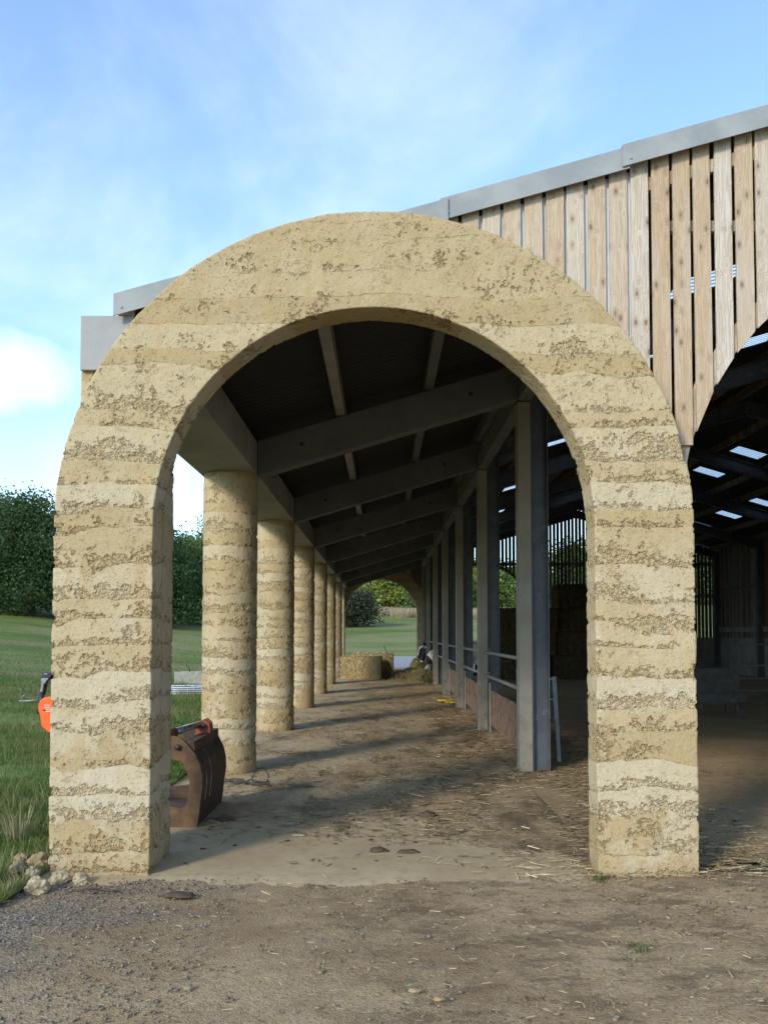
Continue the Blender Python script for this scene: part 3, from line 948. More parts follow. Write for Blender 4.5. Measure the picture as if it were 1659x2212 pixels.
vx = [-1.995, -0.86, 0.49, 1.85, 3.2, 4.55, 5.9, 7.2, 8.45]
for i in range(len(vx) - 1):
    bpart(verge(vx[i] - (0.06 if i else 0), vx[i + 1], 6.535 - 0.016 * (i % 2), 0.020, -0.020), 'verge_flashing', M['flashing'], 0.002)
for i in range(5):
    bpart(verge(X_RIDGE + 1.3 * i, X_RIDGE + 1.3 * (i + 1) + 0.05, 6.535 - 0.006 * (i % 2), 0.006, 0.0), 'verge_flashing', M['flashing'])

# --- larch board gables with the big arched opening
ACX, AR, AZC = 4.36, 2.13, 2.52
def low_edge(x):
    if x < ACX - AR:
        dd = (RO - 0.16) ** 2 - (x - CX) ** 2
        return ZC + math.sqrt(max(dd, 0.04))
    if abs(x - ACX) < AR:
        return AZC + math.sqrt(AR * AR - (x - ACX) ** 2)
    return 1.5

def gable_boards(y, x_from, x_to, wd, step, seed, thick=0.022):
    r_ = random.Random(seed)
    mb = MB()
    x = x_from
    while x < x_to:
        w_ = wd * r_.uniform(0.96, 1.03)
        xa, xb = x, x + w_
        za, zb = low_edge(xa), low_edge(xb)
        if xa < ACX - AR < xb:
            za = zb
        if xa < ACX + AR < xb:
            za = zb = 1.5
        ta, tb = roof_top(xa) - 0.10, roof_top(xb) - 0.10
        j = r_.uniform(-0.004, 0.004)
        wq = r_.uniform(-0.007, 0.007)
        if ta > za and tb > zb and abs(za - zb) < 1.6:
            mb.hexa([(xa, y + j, za), (xb, y + j, zb), (xb, y + j + thick, zb), (xa, y + j + thick, za)],
                    [(xa + wq, y + j, ta), (xb + wq, y + j, tb), (xb + wq, y + j + thick, tb), (xa + wq, y + j + thick, ta)])
        x += step * r_.uniform(0.985, 1.015)
    return mb
o = bpart(gable_boards(6.60, -0.36, 14.6, 0.131, 0.1585, 3), 'gable_cladding', M['timber'], 0.002)
o['label'] = 'spaced vertical larch boards of the near gable, knotty'
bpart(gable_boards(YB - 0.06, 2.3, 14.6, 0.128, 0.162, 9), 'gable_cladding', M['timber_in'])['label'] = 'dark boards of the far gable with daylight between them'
# grey gable panel right behind the boards over the near arch
gp = MB()
xsq = np.linspace(-1.835, 1.90, 40)
for i in range(len(xsq) - 1):
    xa, xb = xsq[i], xsq[i + 1]
    def pl(x):
        return ZC + math.sqrt(max(2.12 ** 2 - (x - CX) ** 2, 0.3))
    za, zb = pl(xa), pl(xb)
    gp.hexa([(xa, 6.630, za), (xb, 6.630, zb), (xb, 6.70, zb), (xa, 6.70, za)],
            [(xa, 6.630, roof_top(xa) - 0.16), (xb, 6.630, roof_top(xb) - 0.16), (xb, 6.70, roof_top(xb) - 0.16), (xa, 6.70, roof_top(xa) - 0.16)])
bpart(gp, 'gable_panel', M['panel'])
def raking_rail(y, xa, xb, dz, mat, name='gable_rail', hh=0.10):
    lo = [(xa, y, roof_top(xa) - dz), (xb, y, roof_top(xb) - dz), (xb, y + 0.05, roof_top(xb) - dz), (xa, y + 0.05, roof_top(xa) - dz)]
    bpart(MB().hexa(lo, [(p[0], p[1], p[2] + hh) for p in lo]), name, mat)
for yy, mt in ((6.63, M['timber']), (YB - 0.034, M['timber_in'])):
    raking_rail(yy, 1.93, X_RIDGE, 0.34, mt)
    raking_rail(yy, X_RIDGE, 14.5, 0.34, mt)
bpart(MB().box(2.1, 14.5, 6.64, 6.70, 4.74, 4.82), 'gable_rail', M['galv'])
bpart(MB().box(2.1, 14.5, YB - 0.034, YB + 0.02, 4.66, 4.80), 'gable_rail', M['timber_in'])
bpart(MB().box(7.0, 14.5, YB - 0.034, YB + 0.02, 3.3, 3.4), 'gable_rail', M['timber_in'])
# curved timber rib that trims the big opening
for yy in (6.63, YB - 0.03):
    rib = MB()
    for i in range(24):
        a0, a1 = math.pi * i / 24, math.pi * (i + 1) / 24
        q = []
        for rr, a in ((AR + 0.01, a0), (AR + 0.15, a0), (AR + 0.15, a1), (AR + 0.01, a1)):
            q.append((ACX + rr * math.cos(a), AZC + rr * math.sin(a)))
        if max(p[1] for p in q) > 2.9:
            rib.prism(q, yy, yy + 0.03)
    bpart(rib, 'arch_rib', M['timber'])
# low walls and side wall
bpart(MB().box(6.55, 14.6, 6.62, 6.78, 0.0, 1.5), 'low_wall', M['concrete'])
bpart(MB().box(6.60, 14.6, YB - 0.05, YB + 0.1, 0.0, 1.5), 'low_wall', M['concrete'])
bpart(MB().box(14.62, 14.78, 6.8, YB, 0.0, 1.5), 'low_wall', M['concrete'])
sw = MB()
r_ = random.Random(5)
y = 6.75
while y < YB:
    sw.box(14.64 + r_.uniform(0, 0.004), 14.666, y, y + 0.150, 1.5, roof_top(14.66) - 0.09)
    y += 0.1525
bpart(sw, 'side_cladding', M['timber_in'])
bpart(MB().box(14.58, 14.64, 6.8, YB, 3.5, 3.6), 'wall_rail', M['timber_in'])
bpart(MB().box(14.58, 14.64, 6.8, YB, 1.75, 1.95), 'wall_rail', M['concrete'])
# wall over the far arch, closing the aisle
fg = MB()
for i in range(len(xsq) - 1):
    xa, xb = xsq[i], xsq[i + 1]
    za, zb = ZC + math.sqrt(max(2.1 ** 2 - (xa - CX) ** 2, 0.3)), ZC + math.sqrt(max(2.1 ** 2 - (xb - CX) ** 2, 0.3))
    fg.hexa([(xa, YB - 0.05, za), (xb, YB - 0.05, zb), (xb, YB - 0.004, zb), (xa, YB - 0.004, za)],
            [(xa, YB - 0.05, roof_top(xa) - 0.1), (xb, YB - 0.05, roof_top(xb) - 0.1), (xb, YB - 0.004, roof_top(xb) - 0.1), (xa, YB - 0.004, roof_top(xa) - 0.1)])
bpart(fg, 'gable_panel', M['timber_in'])

# ------------------------------------------------------------------ feed barriers between the posts
places = ['nearest', 'second', 'third', 'fourth', 'fifth', 'farthest']
for i in range(5):
    ya, yb = POST_Y[i] + 0.15, POST_Y[i + 1] - 0.12
    lab = ['feed barrier between the nearest two posts, brown plywood kick board leaning out below its rails',
           'feed barrier between the second and third posts, dirty plywood board under its two rails',
           'feed barrier between the third and fourth posts, narrow strip of plywood showing',
           'feed barrier of two bare rails between the fourth and fifth posts',
           'feed barrier where the cows put their heads through, beside the hay'][i]
    fb = thing('feed_barrier', lab, 'feed barrier', (1.86, ya, 0), 0, 'feed barriers between the barn posts')
    L = yb - ya
    for zz in (1.365, 0.965):
        rl = MB().tube([(-0.05, -0.03, zz), (-0.05, L + 0.0, zz)], 0.027, 10)
        ro_ = rl.build('rail', M['galv'], fb, True)
        for q in (0.25, L - 0.25):
            MB().tube([(-0.085, q, zz + 0.05), (-0.02, q, zz + 0.055), (-0.015, q, zz - 0.05), (-0.085, q, zz - 0.05)], 0.006, 6).build('shackle', M['galv'], ro_)
    if i < 3:
        MB().box(0.0, 0.018, -0.02, L * 0.985, 0.13, 0.435).box(0.001, 0.019, -0.018, L * 0.983, 0.44, 0.72).build('kick_board', M['plywood'], fb, False, 0.002)
        MB().box(-0.03, -0.004, L - 0.3, L - 0.26, 0.0, 0.85).build('bracket', M['galv'], fb)

# galvanised hurdle leaning just inside the barn behind the first post
hd = thing('hurdle', 'galvanised sheep hurdle leaning inside the barn behind the nearest steel stanchion', 'hurdle', (2.33, 11.9, 0.006), R(3))
hd.rotation_euler = (0, R(-3), R(2.0))
for q in (0.0, 2.6):
    MB().bar((0, q, 0.0), (0, q, 1.12), 0.05, 0.035, (0, 1, 0)).build('upright', M['galv_old2'], hd)
for zz in (0.12, 0.32, 0.55, 0.80, 1.08):
    MB().tube([(0, 0.018, zz), (0, 2.58, zz)], 0.014, 8).build('bar', M['galv_old2'], hd, True)
for q in (0.85, 1.75):
    MB().bar((0.016, q, 0.1), (0.016, q, 1.1), 0.04, 0.006, (0, 1, 0)).build('brace', M['galv_old2'], hd)

# pen gates and feeder deep in the barn on the right
def pen_gate(x0, y0, rot, L, label):
    g = thing('pen_gate', label, 'gate', (x0, y0, 0.006), rot, 'pen gates inside the barn')
    for q in (0.0, L):
        MB().bar((q, 0, 0), (q, 0, 1.55), 0.06, 0.06, (0, 1, 0)).build('upright', M['galv_old'], g)
    for zz in (0.25, 0.50, 0.76, 1.02, 1.46):
        MB().tube([(0.03, 0, zz), (L - 0.03, 0, zz)], 0.02, 8).build('bar', M['galv_old'], g, True)
    for q in (L * 0.33, L * 0.66):
        MB().bar((q, 0.024, 0.24), (q, 0.024, 1.47), 0.04, 0.008, (0, 1, 0)).build('brace', M['galv_old'], g)
pen_gate(7.35, 18.6, R(3), 2.6, 'five bar pen gate deep in the dark barn, right of the right pier')
pen_gate(10.1, 18.75, R(2), 2.6, 'five bar pen gate farther right along the same pen')
fd = thing('calf_feeder', 'grey metal feeder box standing against the pen gate in the barn', 'feeder', (6.95, 18.9, 0.006))
MB().add([(-0.35, -0.3, 0.30), (0.35, -0.3, 0.30), (0.35, 0.3, 0.30), (-0.35, 0.3, 0.30), (-0.42, -0.4, 0.95), (0.42, -0.4, 0.95), (0.42, 0.4, 0.95), (-0.42, 0.4, 0.95)],
         [(0, 3, 2, 1), (0, 1, 5, 4), (1, 2, 6, 5), (2, 3, 7, 6), (3, 0, 4, 7)]).build('hopper', M['galv_old'], fd)
for sx_ in (-1, 1):
    for sy_ in (-1, 1):
        MB().bar((0.36 * sx_, 0.31 * sy_, 0), (0.36 * sx_, 0.31 * sy_, 0.9), 0.04, 0.04, (0, 1, 0)).build('leg', M['galv_old'], fd)
MB().box(-0.45, 0.45, -0.62, -0.42, 0.28, 0.46).build('trough', M['galv_old'], fd)

# ------------------------------------------------------------------ straw bales
def bale_mesh(lx, ly, lz, seed, nx=26, ny=14, nz=14):
    r_ = np.random.default_rng(seed)
    bm = bmesh.new()
    def face(o, u, v, nu, nv):
        g = [[bm.verts.new((o[0] + u[0] * i / nu + v[0] * j / nv, o[1] + u[1] * i / nu + v[1] * j / nv, o[2] + u[2] * i / nu + v[2] * j / nv)) for j in range(nv + 1)] for i in range(nu + 1)]
        for i in range(nu):
            for j in range(nv):
                bm.faces.new((g[i][j], g[i + 1][j], g[i + 1][j + 1], g[i][j + 1]))
    x, y_ = lx / 2, ly / 2
    face((-x, -y_, 0), (lx, 0, 0), (0, 0, lz), nx, nz)
    face((x, y_, 0), (-lx, 0, 0), (0, 0, lz), nx, nz)
    face((x, -y_, 0), (0, ly, 0), (0, 0, lz), ny, nz)
    face((-x, y_, 0), (0, -ly, 0), (0, 0, lz), ny, nz)
    face((-x, -y_, lz), (lx, 0, 0), (0, ly, 0), nx, ny)
    face((-x, y_, 0), (lx, 0, 0), (0, -ly, 0), nx, ny)
    bmesh.ops.remove_doubles(bm, verts=bm.verts, dist=1e-4)
    for v_ in bm.verts:
        c_ = Vector((v_.co.x / x, v_.co.y / y_, (v_.co.z / lz - 0.5) * 2))
        rr = sum(1 for k in c_ if abs(k) > 0.9)
        d_ = v_.co - Vector((0, 0, lz / 2))
        s = 0.014 * mnoise.noise(v_.co * 4 + Vector((seed, 0, 0))) + 0.02 * mnoise.noise(v_.co * 14 + Vector((0, seed, 0)))
        # strings squeeze the bale
        s -= 0.014 * max(0.0, math.cos(v_.co.y / ly * 2 * math.pi * 3) - 0.6)
        if rr >= 2:
            s -= 0.012
        v_.co += d_.normalized() * s
        if v_.co.z < 0.03:
            v_.co.z = max(0.0, v_.co.z)
    me = bpy.data.meshes.new('straw_bale')
    bm.to_mesh(me)
    bm.free()
    return me

def fringe(lx, ly, lz, n, seed, ln=0.13, wd=0.010):
    """loose stalks sticking out of a bale's faces"""
    r_ = np.random.default_rng(seed)
    V, F = [], []
    for i in range(n):
        k = r_.integers(0, 4)
        a, b_ = r_.uniform(-0.5, 0.5), r_.uniform(0.0, 1.0)
        if k == 0:
            p = np.array([a * lx, -ly / 2, b_ * lz]); nn = np.array([0, -1, 0])
        elif k == 1:
            p = np.array([lx / 2, a * ly, b_ * lz]); nn = np.array([1, 0, 0])
        elif k == 2:
            p = np.array([a * lx, (b_ - 0.5) * ly, lz]); nn = np.array([0, 0, 1])
        else:
            p = np.array([-lx / 2, a * ly, b_ * lz]); nn = np.array([-1, 0, 0])
        t = r_.normal(size=3)
        t[2] += 0.4 * np.sign(t[2])
        t -= nn * t.dot(nn) * 0.75
        t /= np.linalg.norm(t)
        s = np.cross(t, nn)
        s /= np.linalg.norm(s) + 1e-6
        L = ln * r_.uniform(0.5, 1.3)
        p = p + nn * 0.004
        o = len(V)
        V += [p - s * wd / 2 - t * L / 2, p + s * wd / 2 - t * L / 2, p + s * wd / 2 + t * L / 2 + nn * r_.uniform(0, 0.03), p - s * wd / 2 + t * L / 2 + nn * r_.uniform(0, 0.03)]
        F.append((o, o + 1, o + 2, o + 3))
    return np.array(V), np.array(F)

def bale(loc, rot, dims, seed, label, group=None, loose=2200, mat='bale'):
    b = thing('straw_bale', label, 'straw bale', loc, rot, group)
    me = bale_mesh(*dims, seed)
    link('straw_block', me, M[mat], b, False)
    if loose:
        V, F = fringe(*dims, loose, seed)
        np_mesh('loose_stalks', V, F, M['straw'] if mat == 'bale' else M['straw_dark'], b)['kind'] = 'stuff'
    for q in (-0.30, 0.0, 0.30):
        yq = q * dims[1]
        x, z = dims[0] / 2 + 0.004, dims[2] + 0.003
        MB().tube([(-x, yq, 0.01), (-x, yq, z), (x, yq, z), (x, yq, 0.01)], 0.004, 5).build('twine', M['twine'] if seed > 90 else M['straw_dark'], b)
    return b
bale((-0.77, 32.95, 0.005), R(-2), (1.43, 0.86, 0.83), 21, 'big straw bale in front, nearer of the two on the passage floor')
bale((-0.35, 34.05, 0.005), R(3), (1.46, 0.88, 0.92), 22, 'straw bale behind, top and dark end showing over the nearer bale')

# stack of big bales in the dark of the barn
proto = None
k_ = 0
for lay in range(4):
    for c_ in range(3):
        if lay == 3 and c_ == 0:
            continue
        x0 = 5.05 + 2.2 * c_ + (0.22 if lay == 1 else 0.0) + (0.30 if lay == 2 else 0) + (0.25 if lay == 3 else 0)
        y0 = 33.2 + 0.06 * ((k_ * 7) % 5)
        if proto is None:
            proto = bale((x0, y0, 0.006), 0, (2.16, 1.1, 0.87), 31, 'big straw bale in the stack in the dark barn', 'bales stacked inside the barn', 300, 'dark_bale')
            ob = proto
        else:
            ob = copy_tree(proto)
        ob.location = (x0, y0, 0.006 + lay * 0.872)
        ob.rotation_euler = (0, 0, R(((k_ * 13) % 7) - 3) * 0.5)
        k_ += 1

# pitchfork leaning on the bale end
pf = thing('pitchfork', 'long handled fork leaning against the right end of the bales', 'pitchfork', (0.40, 32.55, 0.01))
MB().tube([(0.0, 0.0, 0.34), (-0.15, 0.12, 0.75), (-0.34, 0.25, 1.23)], 0.016, 8).build('handle', M['wood'], pf, True)
hd_ = MB().tube([(0.0, 0.0, 0.36), (0.03, -0.02, 0.28)], 0.014, 8)
hd_.tube([(-0.07, -0.02, 0.28), (0.13, -0.02, 0.28)], 0.008, 6)
hd_.build('socket', M['black'], pf, True)
for q in (-0.07, 0.0, 0.065, 0.13):
    MB().tube([(q, -0.02, 0.28), (q + 0.01, -0.035, 0.14), (q + 0.005, -0.02, 0.0)], [0.007, 0.006, 0.002], 6).build('tine', M['black'], pf, True)

# ------------------------------------------------------------------ loose hay heap along the posts
def heap(name, spots, mat, mat2, n_str, label, cat, ln=0.22):
    xs_ = np.linspace(min(s[0] - s[2] for s in spots), max(s[0] + s[2] for s in spots), 60)
    ys_ = np.linspace(min(s[1] - s[3] for s in spots), max(s[1] + s[3] for s in spots), 110)
    X, Y = np.meshgrid(xs_, ys_)
    def H(X, Y):
        Z = np.zeros_like(X)
        for (cx, cy, rx, ry, h) in spots:
            q = ((X - cx) / rx) ** 2 + ((Y - cy) / ry) ** 2
            Z = np.maximum(Z, h * np.clip(1 - q, 0, None) ** 0.8)
        return Z
    Z = H(X, Y)
    nz = np.array([mnoise.noise((float(a) * 5, float(b) * 5, 1.0)) + 0.6 * mnoise.noise((float(a) * 13, float(b) * 13, 7.0)) for a, b in zip(X.ravel(), Y.ravel())]).reshape(X.shape)
    Z = np.where(Z > 0, Z * (1 + 0.35 * nz), 0) - 0.01
    V = np.stack([X.ravel(), Y.ravel(), Z.ravel()], 1)
    nx, ny = X.shape[1], X.shape[0]
    i = np.arange(nx * ny).reshape(ny, nx)
    F = np.stack([i[:-1, :-1].ravel(), i[:-1, 1:].ravel(), i[1:, 1:].ravel(), i[1:, :-1].ravel()], 1)
    keep = (Z.ravel()[F].max(1) > -0.005)
    root = thing(name, label, cat, (float(np.mean(xs_)), float(ys_[0]), 0.004))
    lo = root.location
    np_mesh('mound', V, F[keep], mat, root, True, (lo[0], lo[1], 0)).location = (0, 0, 0)
    r_ = np.random.default_rng(5)
    SV, SF = [], []
    c = 0
    while c < n_str:
        x, y_ = r_.uniform(xs_[0], xs_[-1]), r_.uniform(ys_[0], ys_[-1])
        z = float(H(np.array(x), np.array(y_)))
        if z < 0.02:
            if r_.random() > 0.10:
                continue
        c += 1
        t = r_.normal(size=3); t[2] *= 0.45; t /= np.linalg.norm(t)
        s = np.cross(t, [0, 0, 1]); s /= np.linalg.norm(s) + 1e-6
        L = ln * r_.uniform(0.4, 1.2); w_ = 0.012
        p = np.array([x - lo[0], y_ - lo[1], z + 0.015 + r_.uniform(0, 0.04)])
        bend = np.array([0, 0, -0.03])
        o = len(SV)
        SV += [p - t * L / 2 - s * w_ / 2 + bend, p - t * L / 2 + s * w_ / 2 + bend, p + s * w_ / 2, p - s * w_ / 2, p + t * L / 2 + s * w_ / 2 + bend, p + t * L / 2 - s * w_ / 2 + bend]
        SF += [(o, o + 1, o + 2, o + 3), (o + 3, o + 2, o + 4, o + 5)]
    np_mesh('loose_stalks', np.array(SV), np.array(SF), mat2, root)['kind'] = 'stuff'
heap('hay_heap', [(1.45, 32.8, 0.62, 2.2, 0.34), (1.25, 35.2, 0.60, 2.4, 0.30), (0.95, 34.0, 0.75, 2.0, 0.24), (1.5, 38.0, 0.40, 1.2, 0.62), (0.55, 36.6, 0.6, 1.2, 0.16)],
     M['hay'], M['hay_stalk'], 12000, 'heap of loose greenish hay spread along the posts in front of the cows', 'hay')

# ------------------------------------------------------------------ cows
def cow(loc, rot, label, drop=0.0, side=0.0):
    c = thing('cow', label, 'cow', loc, rot, 'cows feeding through the barrier')
    bm = bmesh.new()
    def loft(rings, n=14):
        prev = None
        for (p, t, ry, rz) in rings:
            t = Vector(t).normalized()
            s = Vector((0, 0, 1)).cross(t)
            if s.length < 0.1:
                s = Vector((0, 1, 0))
            s.normalize()
            u = t.cross(s)
            ring = [bm.verts.new(Vector(p) + s * ry * math.cos(2 * math.pi * k / n) + u * rz * math.sin(2 * math.pi * k / n)) for k in range(n)]
            if prev:
                for k in range(n):
                    bm.faces.new((prev[k], prev[(k + 1) % n], ring[(k + 1) % n], ring[k]))
            else:
                bm.faces.new(ring[::-1])
            prev = ring
        bm.faces.new(prev)
    D = drop
    # x: -ve towards the muzzle; withers at x = 0.45
    loft([((2.15, 0, 1.16), (-1, 0, 0.1), 0.10, 0.14), ((2.05, 0, 1.10), (-1, 0, 0), 0.22, 0.26), ((1.75, 0, 1.04), (-1, 0, 0), 0.29, 0.33), ((1.35, 0, 0.98), (-1, 0, 0), 0.33, 0.38),
          ((0.95, 0, 0.96), (-1, 0, 0), 0.33, 0.39), ((0.6, 0, 0.98), (-1, 0, 0), 0.27, 0.38), ((0.40, 0, 1.05), (-1, 0, -0.1), 0.20, 0.31), ((0.18, side * 0.3, 1.12 - 0.1 * D), (-1, 0, -0.2), 0.13, 0.21),
          ((-0.02, side * 0.6, 1.12 - 0.32 * D), (-1, 0, -0.6), 0.105, 0.17), ((-0.14, side * 0.8, 1.02 - 0.42 * D), (-0.6, 0, -1), 0.115, 0.165), ((-0.21, side * 0.9, 0.88 - 0.44 * D), (-0.45, 0, -1), 0.105, 0.13),
          ((-0.27, side, 0.74 - 0.45 * D), (-0.4, 0, -1), 0.075, 0.095), ((-0.31, side, 0.64 - 0.45 * D), (-0.4, 0, -1), 0.078, 0.085), ((-0.335, side, 0.58 - 0.45 * D), (-0.4, 0, -1), 0.055, 0.06)])
    for sy_ in (-0.15, 0.15):
        loft([((0.55, sy_, 0.85), (0, 0, -1), 0.09, 0.13), ((0.53, sy_, 0.55), (0, 0, -1), 0.06, 0.075), ((0.52, sy_, 0.40), (0.05, 0, -1), 0.055, 0.06), ((0.54, sy_, 0.16), (0, 0, -1), 0.036, 0.04), ((0.53, sy_, 0.07), (0, 0, -1), 0.05, 0.055), ((0.52, sy_, 0.0), (0, 0, -1), 0.06, 0.07)], 10)
        loft([((1.85, sy_, 0.95), (0, 0, -1), 0.13, 0.22), ((1.78, sy_, 0.68), (0.1, 0, -1), 0.09, 0.14), ((1.93, sy_, 0.46), (0.3, 0, -1), 0.055, 0.075), ((1.90, sy_, 0.20), (0, 0, -1), 0.04, 0.045), ((1.87, sy_, 0.07), (0, 0, -1), 0.05, 0.055), ((1.84, sy_, 0.0), (0, 0, -1), 0.06, 0.07)], 10)
        e = 1 if sy_ > 0 else -1
        loft([((-0.02, side * .7 + 0.09 * e, 1.10 - 0.38 * D), (0.1, e, -0.1), 0.02, 0.035), ((-0.0, side * .7 + 0.19 * e, 1.08 - 0.38 * D), (0, e, -0.2), 0.025, 0.06), ((0.02, side * .7 + 0.27 * e, 1.05 - 0.38 * D), (0, e, -0.3), 0.012, 0.025)], 8)
    loft([((2.2, 0, 1.18), (0.5, 0, -1), 0.03, 0.03), ((2.26, 0, 0.9), (0, 0, -1), 0.02, 0.02), ((2.25, 0, 0.5), (0, 0, -1), 0.035, 0.035), ((2.25, 0, 0.36), (0, 0, -1), 0.01, 0.01)], 8)
    loft([((1.62, 0, 0.72), (0, 0, -1), 0.15, 0.18), ((1.62, 0, 0.58), (0, 0, -1), 0.12, 0.14), ((1.62, 0, 0.5), (0, 0, -1), 0.05, 0.06)], 10)
    me = bpy.data.meshes.new('cow_body')
    bm.normal_update()
    bmesh.ops.recalc_face_normals(bm, faces=bm.faces)
    bm.to_mesh(me)
    bm.free()
    b = link('body', me, M['cow'], c, True)
    rmod = b.modifiers.new('skin', 'REMESH')
    rmod.mode = 'VOXEL'
    rmod.voxel_size = 0.022
    rmod.use_smooth_shade = True
    sm_ = b.modifiers.new('smooth', 'SMOOTH')
    sm_.iterations = 3
    for e in (-1, 1):
        eb = bmesh.new()
        bmesh.ops.create_uvsphere(eb, u_segments=10, v_segments=8, radius=0.022)
        em = bpy.data.meshes.new('eye')
        eb.to_mesh(em)
        eb.free()
        eo = link('eye', em, M['eye'], c, True)
        eo.location = (-0.195, side * 0.9 + 0.098 * e, 0.93 - 0.44 * D)
    nb = bmesh.new()
    bmesh.ops.create_uvsphere(nb, u_segments=12, v_segments=8, radius=0.06)
    nm_ = bpy.data.meshes.new('muzzle')
    nb.to_mesh(nm_)
    nb.free()
    no = link('muzzle', nm_, M['muzzle'], c, True)
    no.location = (-0.325, side, 0.605 - 0.45 * D)
    no.scale = (0.9, 1.15, 0.75)
    return c
cow((1.86, 35.6, 0.006), R(6), 'black cow with a white blaze, head lowered past the post to the hay', 0.12, -0.12)
cow((1.92, 33.4, 0.006), R(-4), 'mostly white spotted cow, nose lowest in the hay', 0.55, -0.05)
cow((1.82, 37.5, 0.006), R(3), 'farthest black cow, dark head raised highest beside the far arch', -0.12, -0.05)

# ------------------------------------------------------------------ rusty grab bucket behind the left pier
gb = thing('grab_bucket', 'rusty tractor grab bucket with curved slotted back, behind the left pier', 'grab bucket', (-1.62, 7.9, 0.0))
def L_(p):
    return (p[0] + 1.62, p[1])
outer = [(-1.905, 0.755), (-1.84, 0.80), (-1.77, 0.785), (-1.70, 0.715), (-1.64, 0.64), (-1.598, 0.555), (-1.576, 0.457), (-1.572, 0.35), (-1.59, 0.228), (-1.60, 0.12), (-1.618, 0.004)]
inner = [(-2.55, 0.004), (-2.55, 0.10), (-2.2, 0.15), (-1.85, 0.185), (-1.745, 0.165), (-1.71, 0.20), (-1.69, 0.30), (-1.688, 0.40), (-1.715, 0.50), (-1.76, 0.57), (-1.86, 0.60), (-2.0, 0.63), (-2.0, 0.70)]
poly = [L_(p) for p in outer[::-1]] + []
poly = [L_(p) for p in inner] + [L_(p) for p in outer]
poly = poly[::-1]
for yy in (0.0, 1.17):
    MB().prism(poly[::-1], yy, yy + 0.03).build('side_plate', M['rust_ochre'] if yy < 0.5 else M['rust'], gb, False, 0.003)
arcp = [(-1.70, 0.70), (-1.645, 0.63), (-1.60, 0.55), (-1.578, 0.457), (-1.574, 0.35), (-1.588, 0.24), (-1.594, 0.19)]
for y0, y1 in ((0.032, 0.195), (0.232, 0.415), (0.450, 0.66), (0.672, 0.90), (0.912, 1.168)):
    op = [L_(p) for p in arcp]
    ip = [(p[0] - 0.02, p[1]) for p in op]
    MB().prism(op + ip[::-1], y0, y1).build('back_bar', M['rust'], gb, False, 0.003)
MB().prism([L_(p) for p in [(-1.592, 0.20), (-1.622, 0.002), (-1.645, 0.002), (-1.616, 0.20)]], 0.031, 1.169).build('toe_plate', M['rust'], gb)
MB().prism([L_(p) for p in [(-2.6, 0.03), (-1.63, 0.022), (-1.63, 0.045), (-2.6, 0.05)]], 0.031, 1.169).build('floor_plate', M['rust'], gb)
MB().bar((0.02 - 0.10, 0.03, 0.70), (0.02 - 0.10, 1.17, 0.70), 0.10, 0.09).build('top_tube', M['rust'], gb, False, 0.006)
rm_ = MB().tube([(-0.30, 0.10, 0.80), (-0.10, 0.78, 0.83)], 0.034, 14)
rm_.build('ram', M['ram'], gb, True)
MB().tube([(-0.32, 0.04, 0.795), (-0.26, 0.24, 0.803)], 0.045, 14).build('ram_barrel', M['rust_orange'], gb, True)
MB().prism([(-0.17, 0.73), (-0.02, 0.74), (-0.03, 0.84), (-0.08, 0.88), (-0.14, 0.85)], 0.70, 0.735).build('bracket', M['rust_orange'], gb, False, 0.004)
MB().prism([(-0.17, 0.73), (-0.02, 0.74), (-0.03, 0.84), (-0.08, 0.88), (-0.14, 0.85)], 0.82, 0.855).build('bracket', M['rust_orange'], gb, False, 0.004)
MB().tube([(-0.085, 0.66, 0.82), (-0.085, 0.88, 0.82)], 0.02, 10).build('pin', M['black'], gb, True)
MB().tube([(-0.17, -0.02, 0.70), (-0.17, 0.04, 0.70)], 0.026, 12).build('pin', M['black'], gb, True)
for q in (0.2, 0.5, 0.8, 1.05):
    MB().bar((-0.9, q, 0.075), (-1.25, q, 0.03), 0.035, 0.03).build('tine', M['rust'], gb)

# ------------------------------------------------------------------ orange implement on the grass, left of the arch
ox, oy = -5.14, 14.0
oz = tz(ox, oy)
om = thing('hedge_cutter', 'orange hedge cutter head with black arm standing on the grass left of the arch', 'hedge cutter', (ox, oy, oz))
def Q(px, pz):
    return (-5.977 + 0.000706 * px - ox, 1.395 - 0.000706 * pz - oz)
guard = [Q(*p) for p in [(1150, 975), (1060, 980), (1000, 1005), (945, 1060), (915, 1130), (903, 1210), (918, 1300), (952, 1370), (962, 1470), (985, 1610), (1050, 1670), (1140, 1745), (1420, 1780), (1560, 1640), (1600, 1400), (1540, 1150), (1400, 1010), (1280, 970)]]
MB().prism(guard, -0.05, 0.55).build('guard', M['orange'], om, False, 0.012)
for k in range(4):
    z_ = Q(0, 1150 + 45 * k)[1]
    MB().box(Q(1045, 0)[0], Q(1180, 0)[0], -0.056, -0.051, z_ - 0.006, z_ + 0.004).build('louvre', M['white'], om)
MB().box(Q(1025, 0)[0], Q(1075, 0)[0], -0.0565, -0.0515, Q(0, 1285)[1], Q(0, 1240)[1]).build('vent', M['black'], om)
MB().prism([Q(*p) for p in [(890, 470), (910, 445), (1080, 445), (1105, 480), (1095, 560), (895, 560)]][::-1], 0.10, 0.35).build('motor_cover', M['black'], om, False, 0.01)
MB().box(Q(950, 0)[0], Q(1025, 0)[0], 0.092, 0.098, Q(0, 488)[1], Q(0, 465)[1]).build('plate', M['greypaint'], om)
MB().prism([Q(*p) for p in [(860, 600), (960, 550), (1050, 560), (960, 680), (930, 700), (905, 880), (845, 880), (885, 680)]][::-1], 0.12, 0.30).build('bracket', M['greypaint'], om, False, 0.005)
MB().prism([Q(*p) for p in [(960, 570), (1250, 560), (1300, 640), (1250, 720), (970, 690)]][::-1], 0.15, 0.38).build('drum', M['black'], om, False, 0.01)
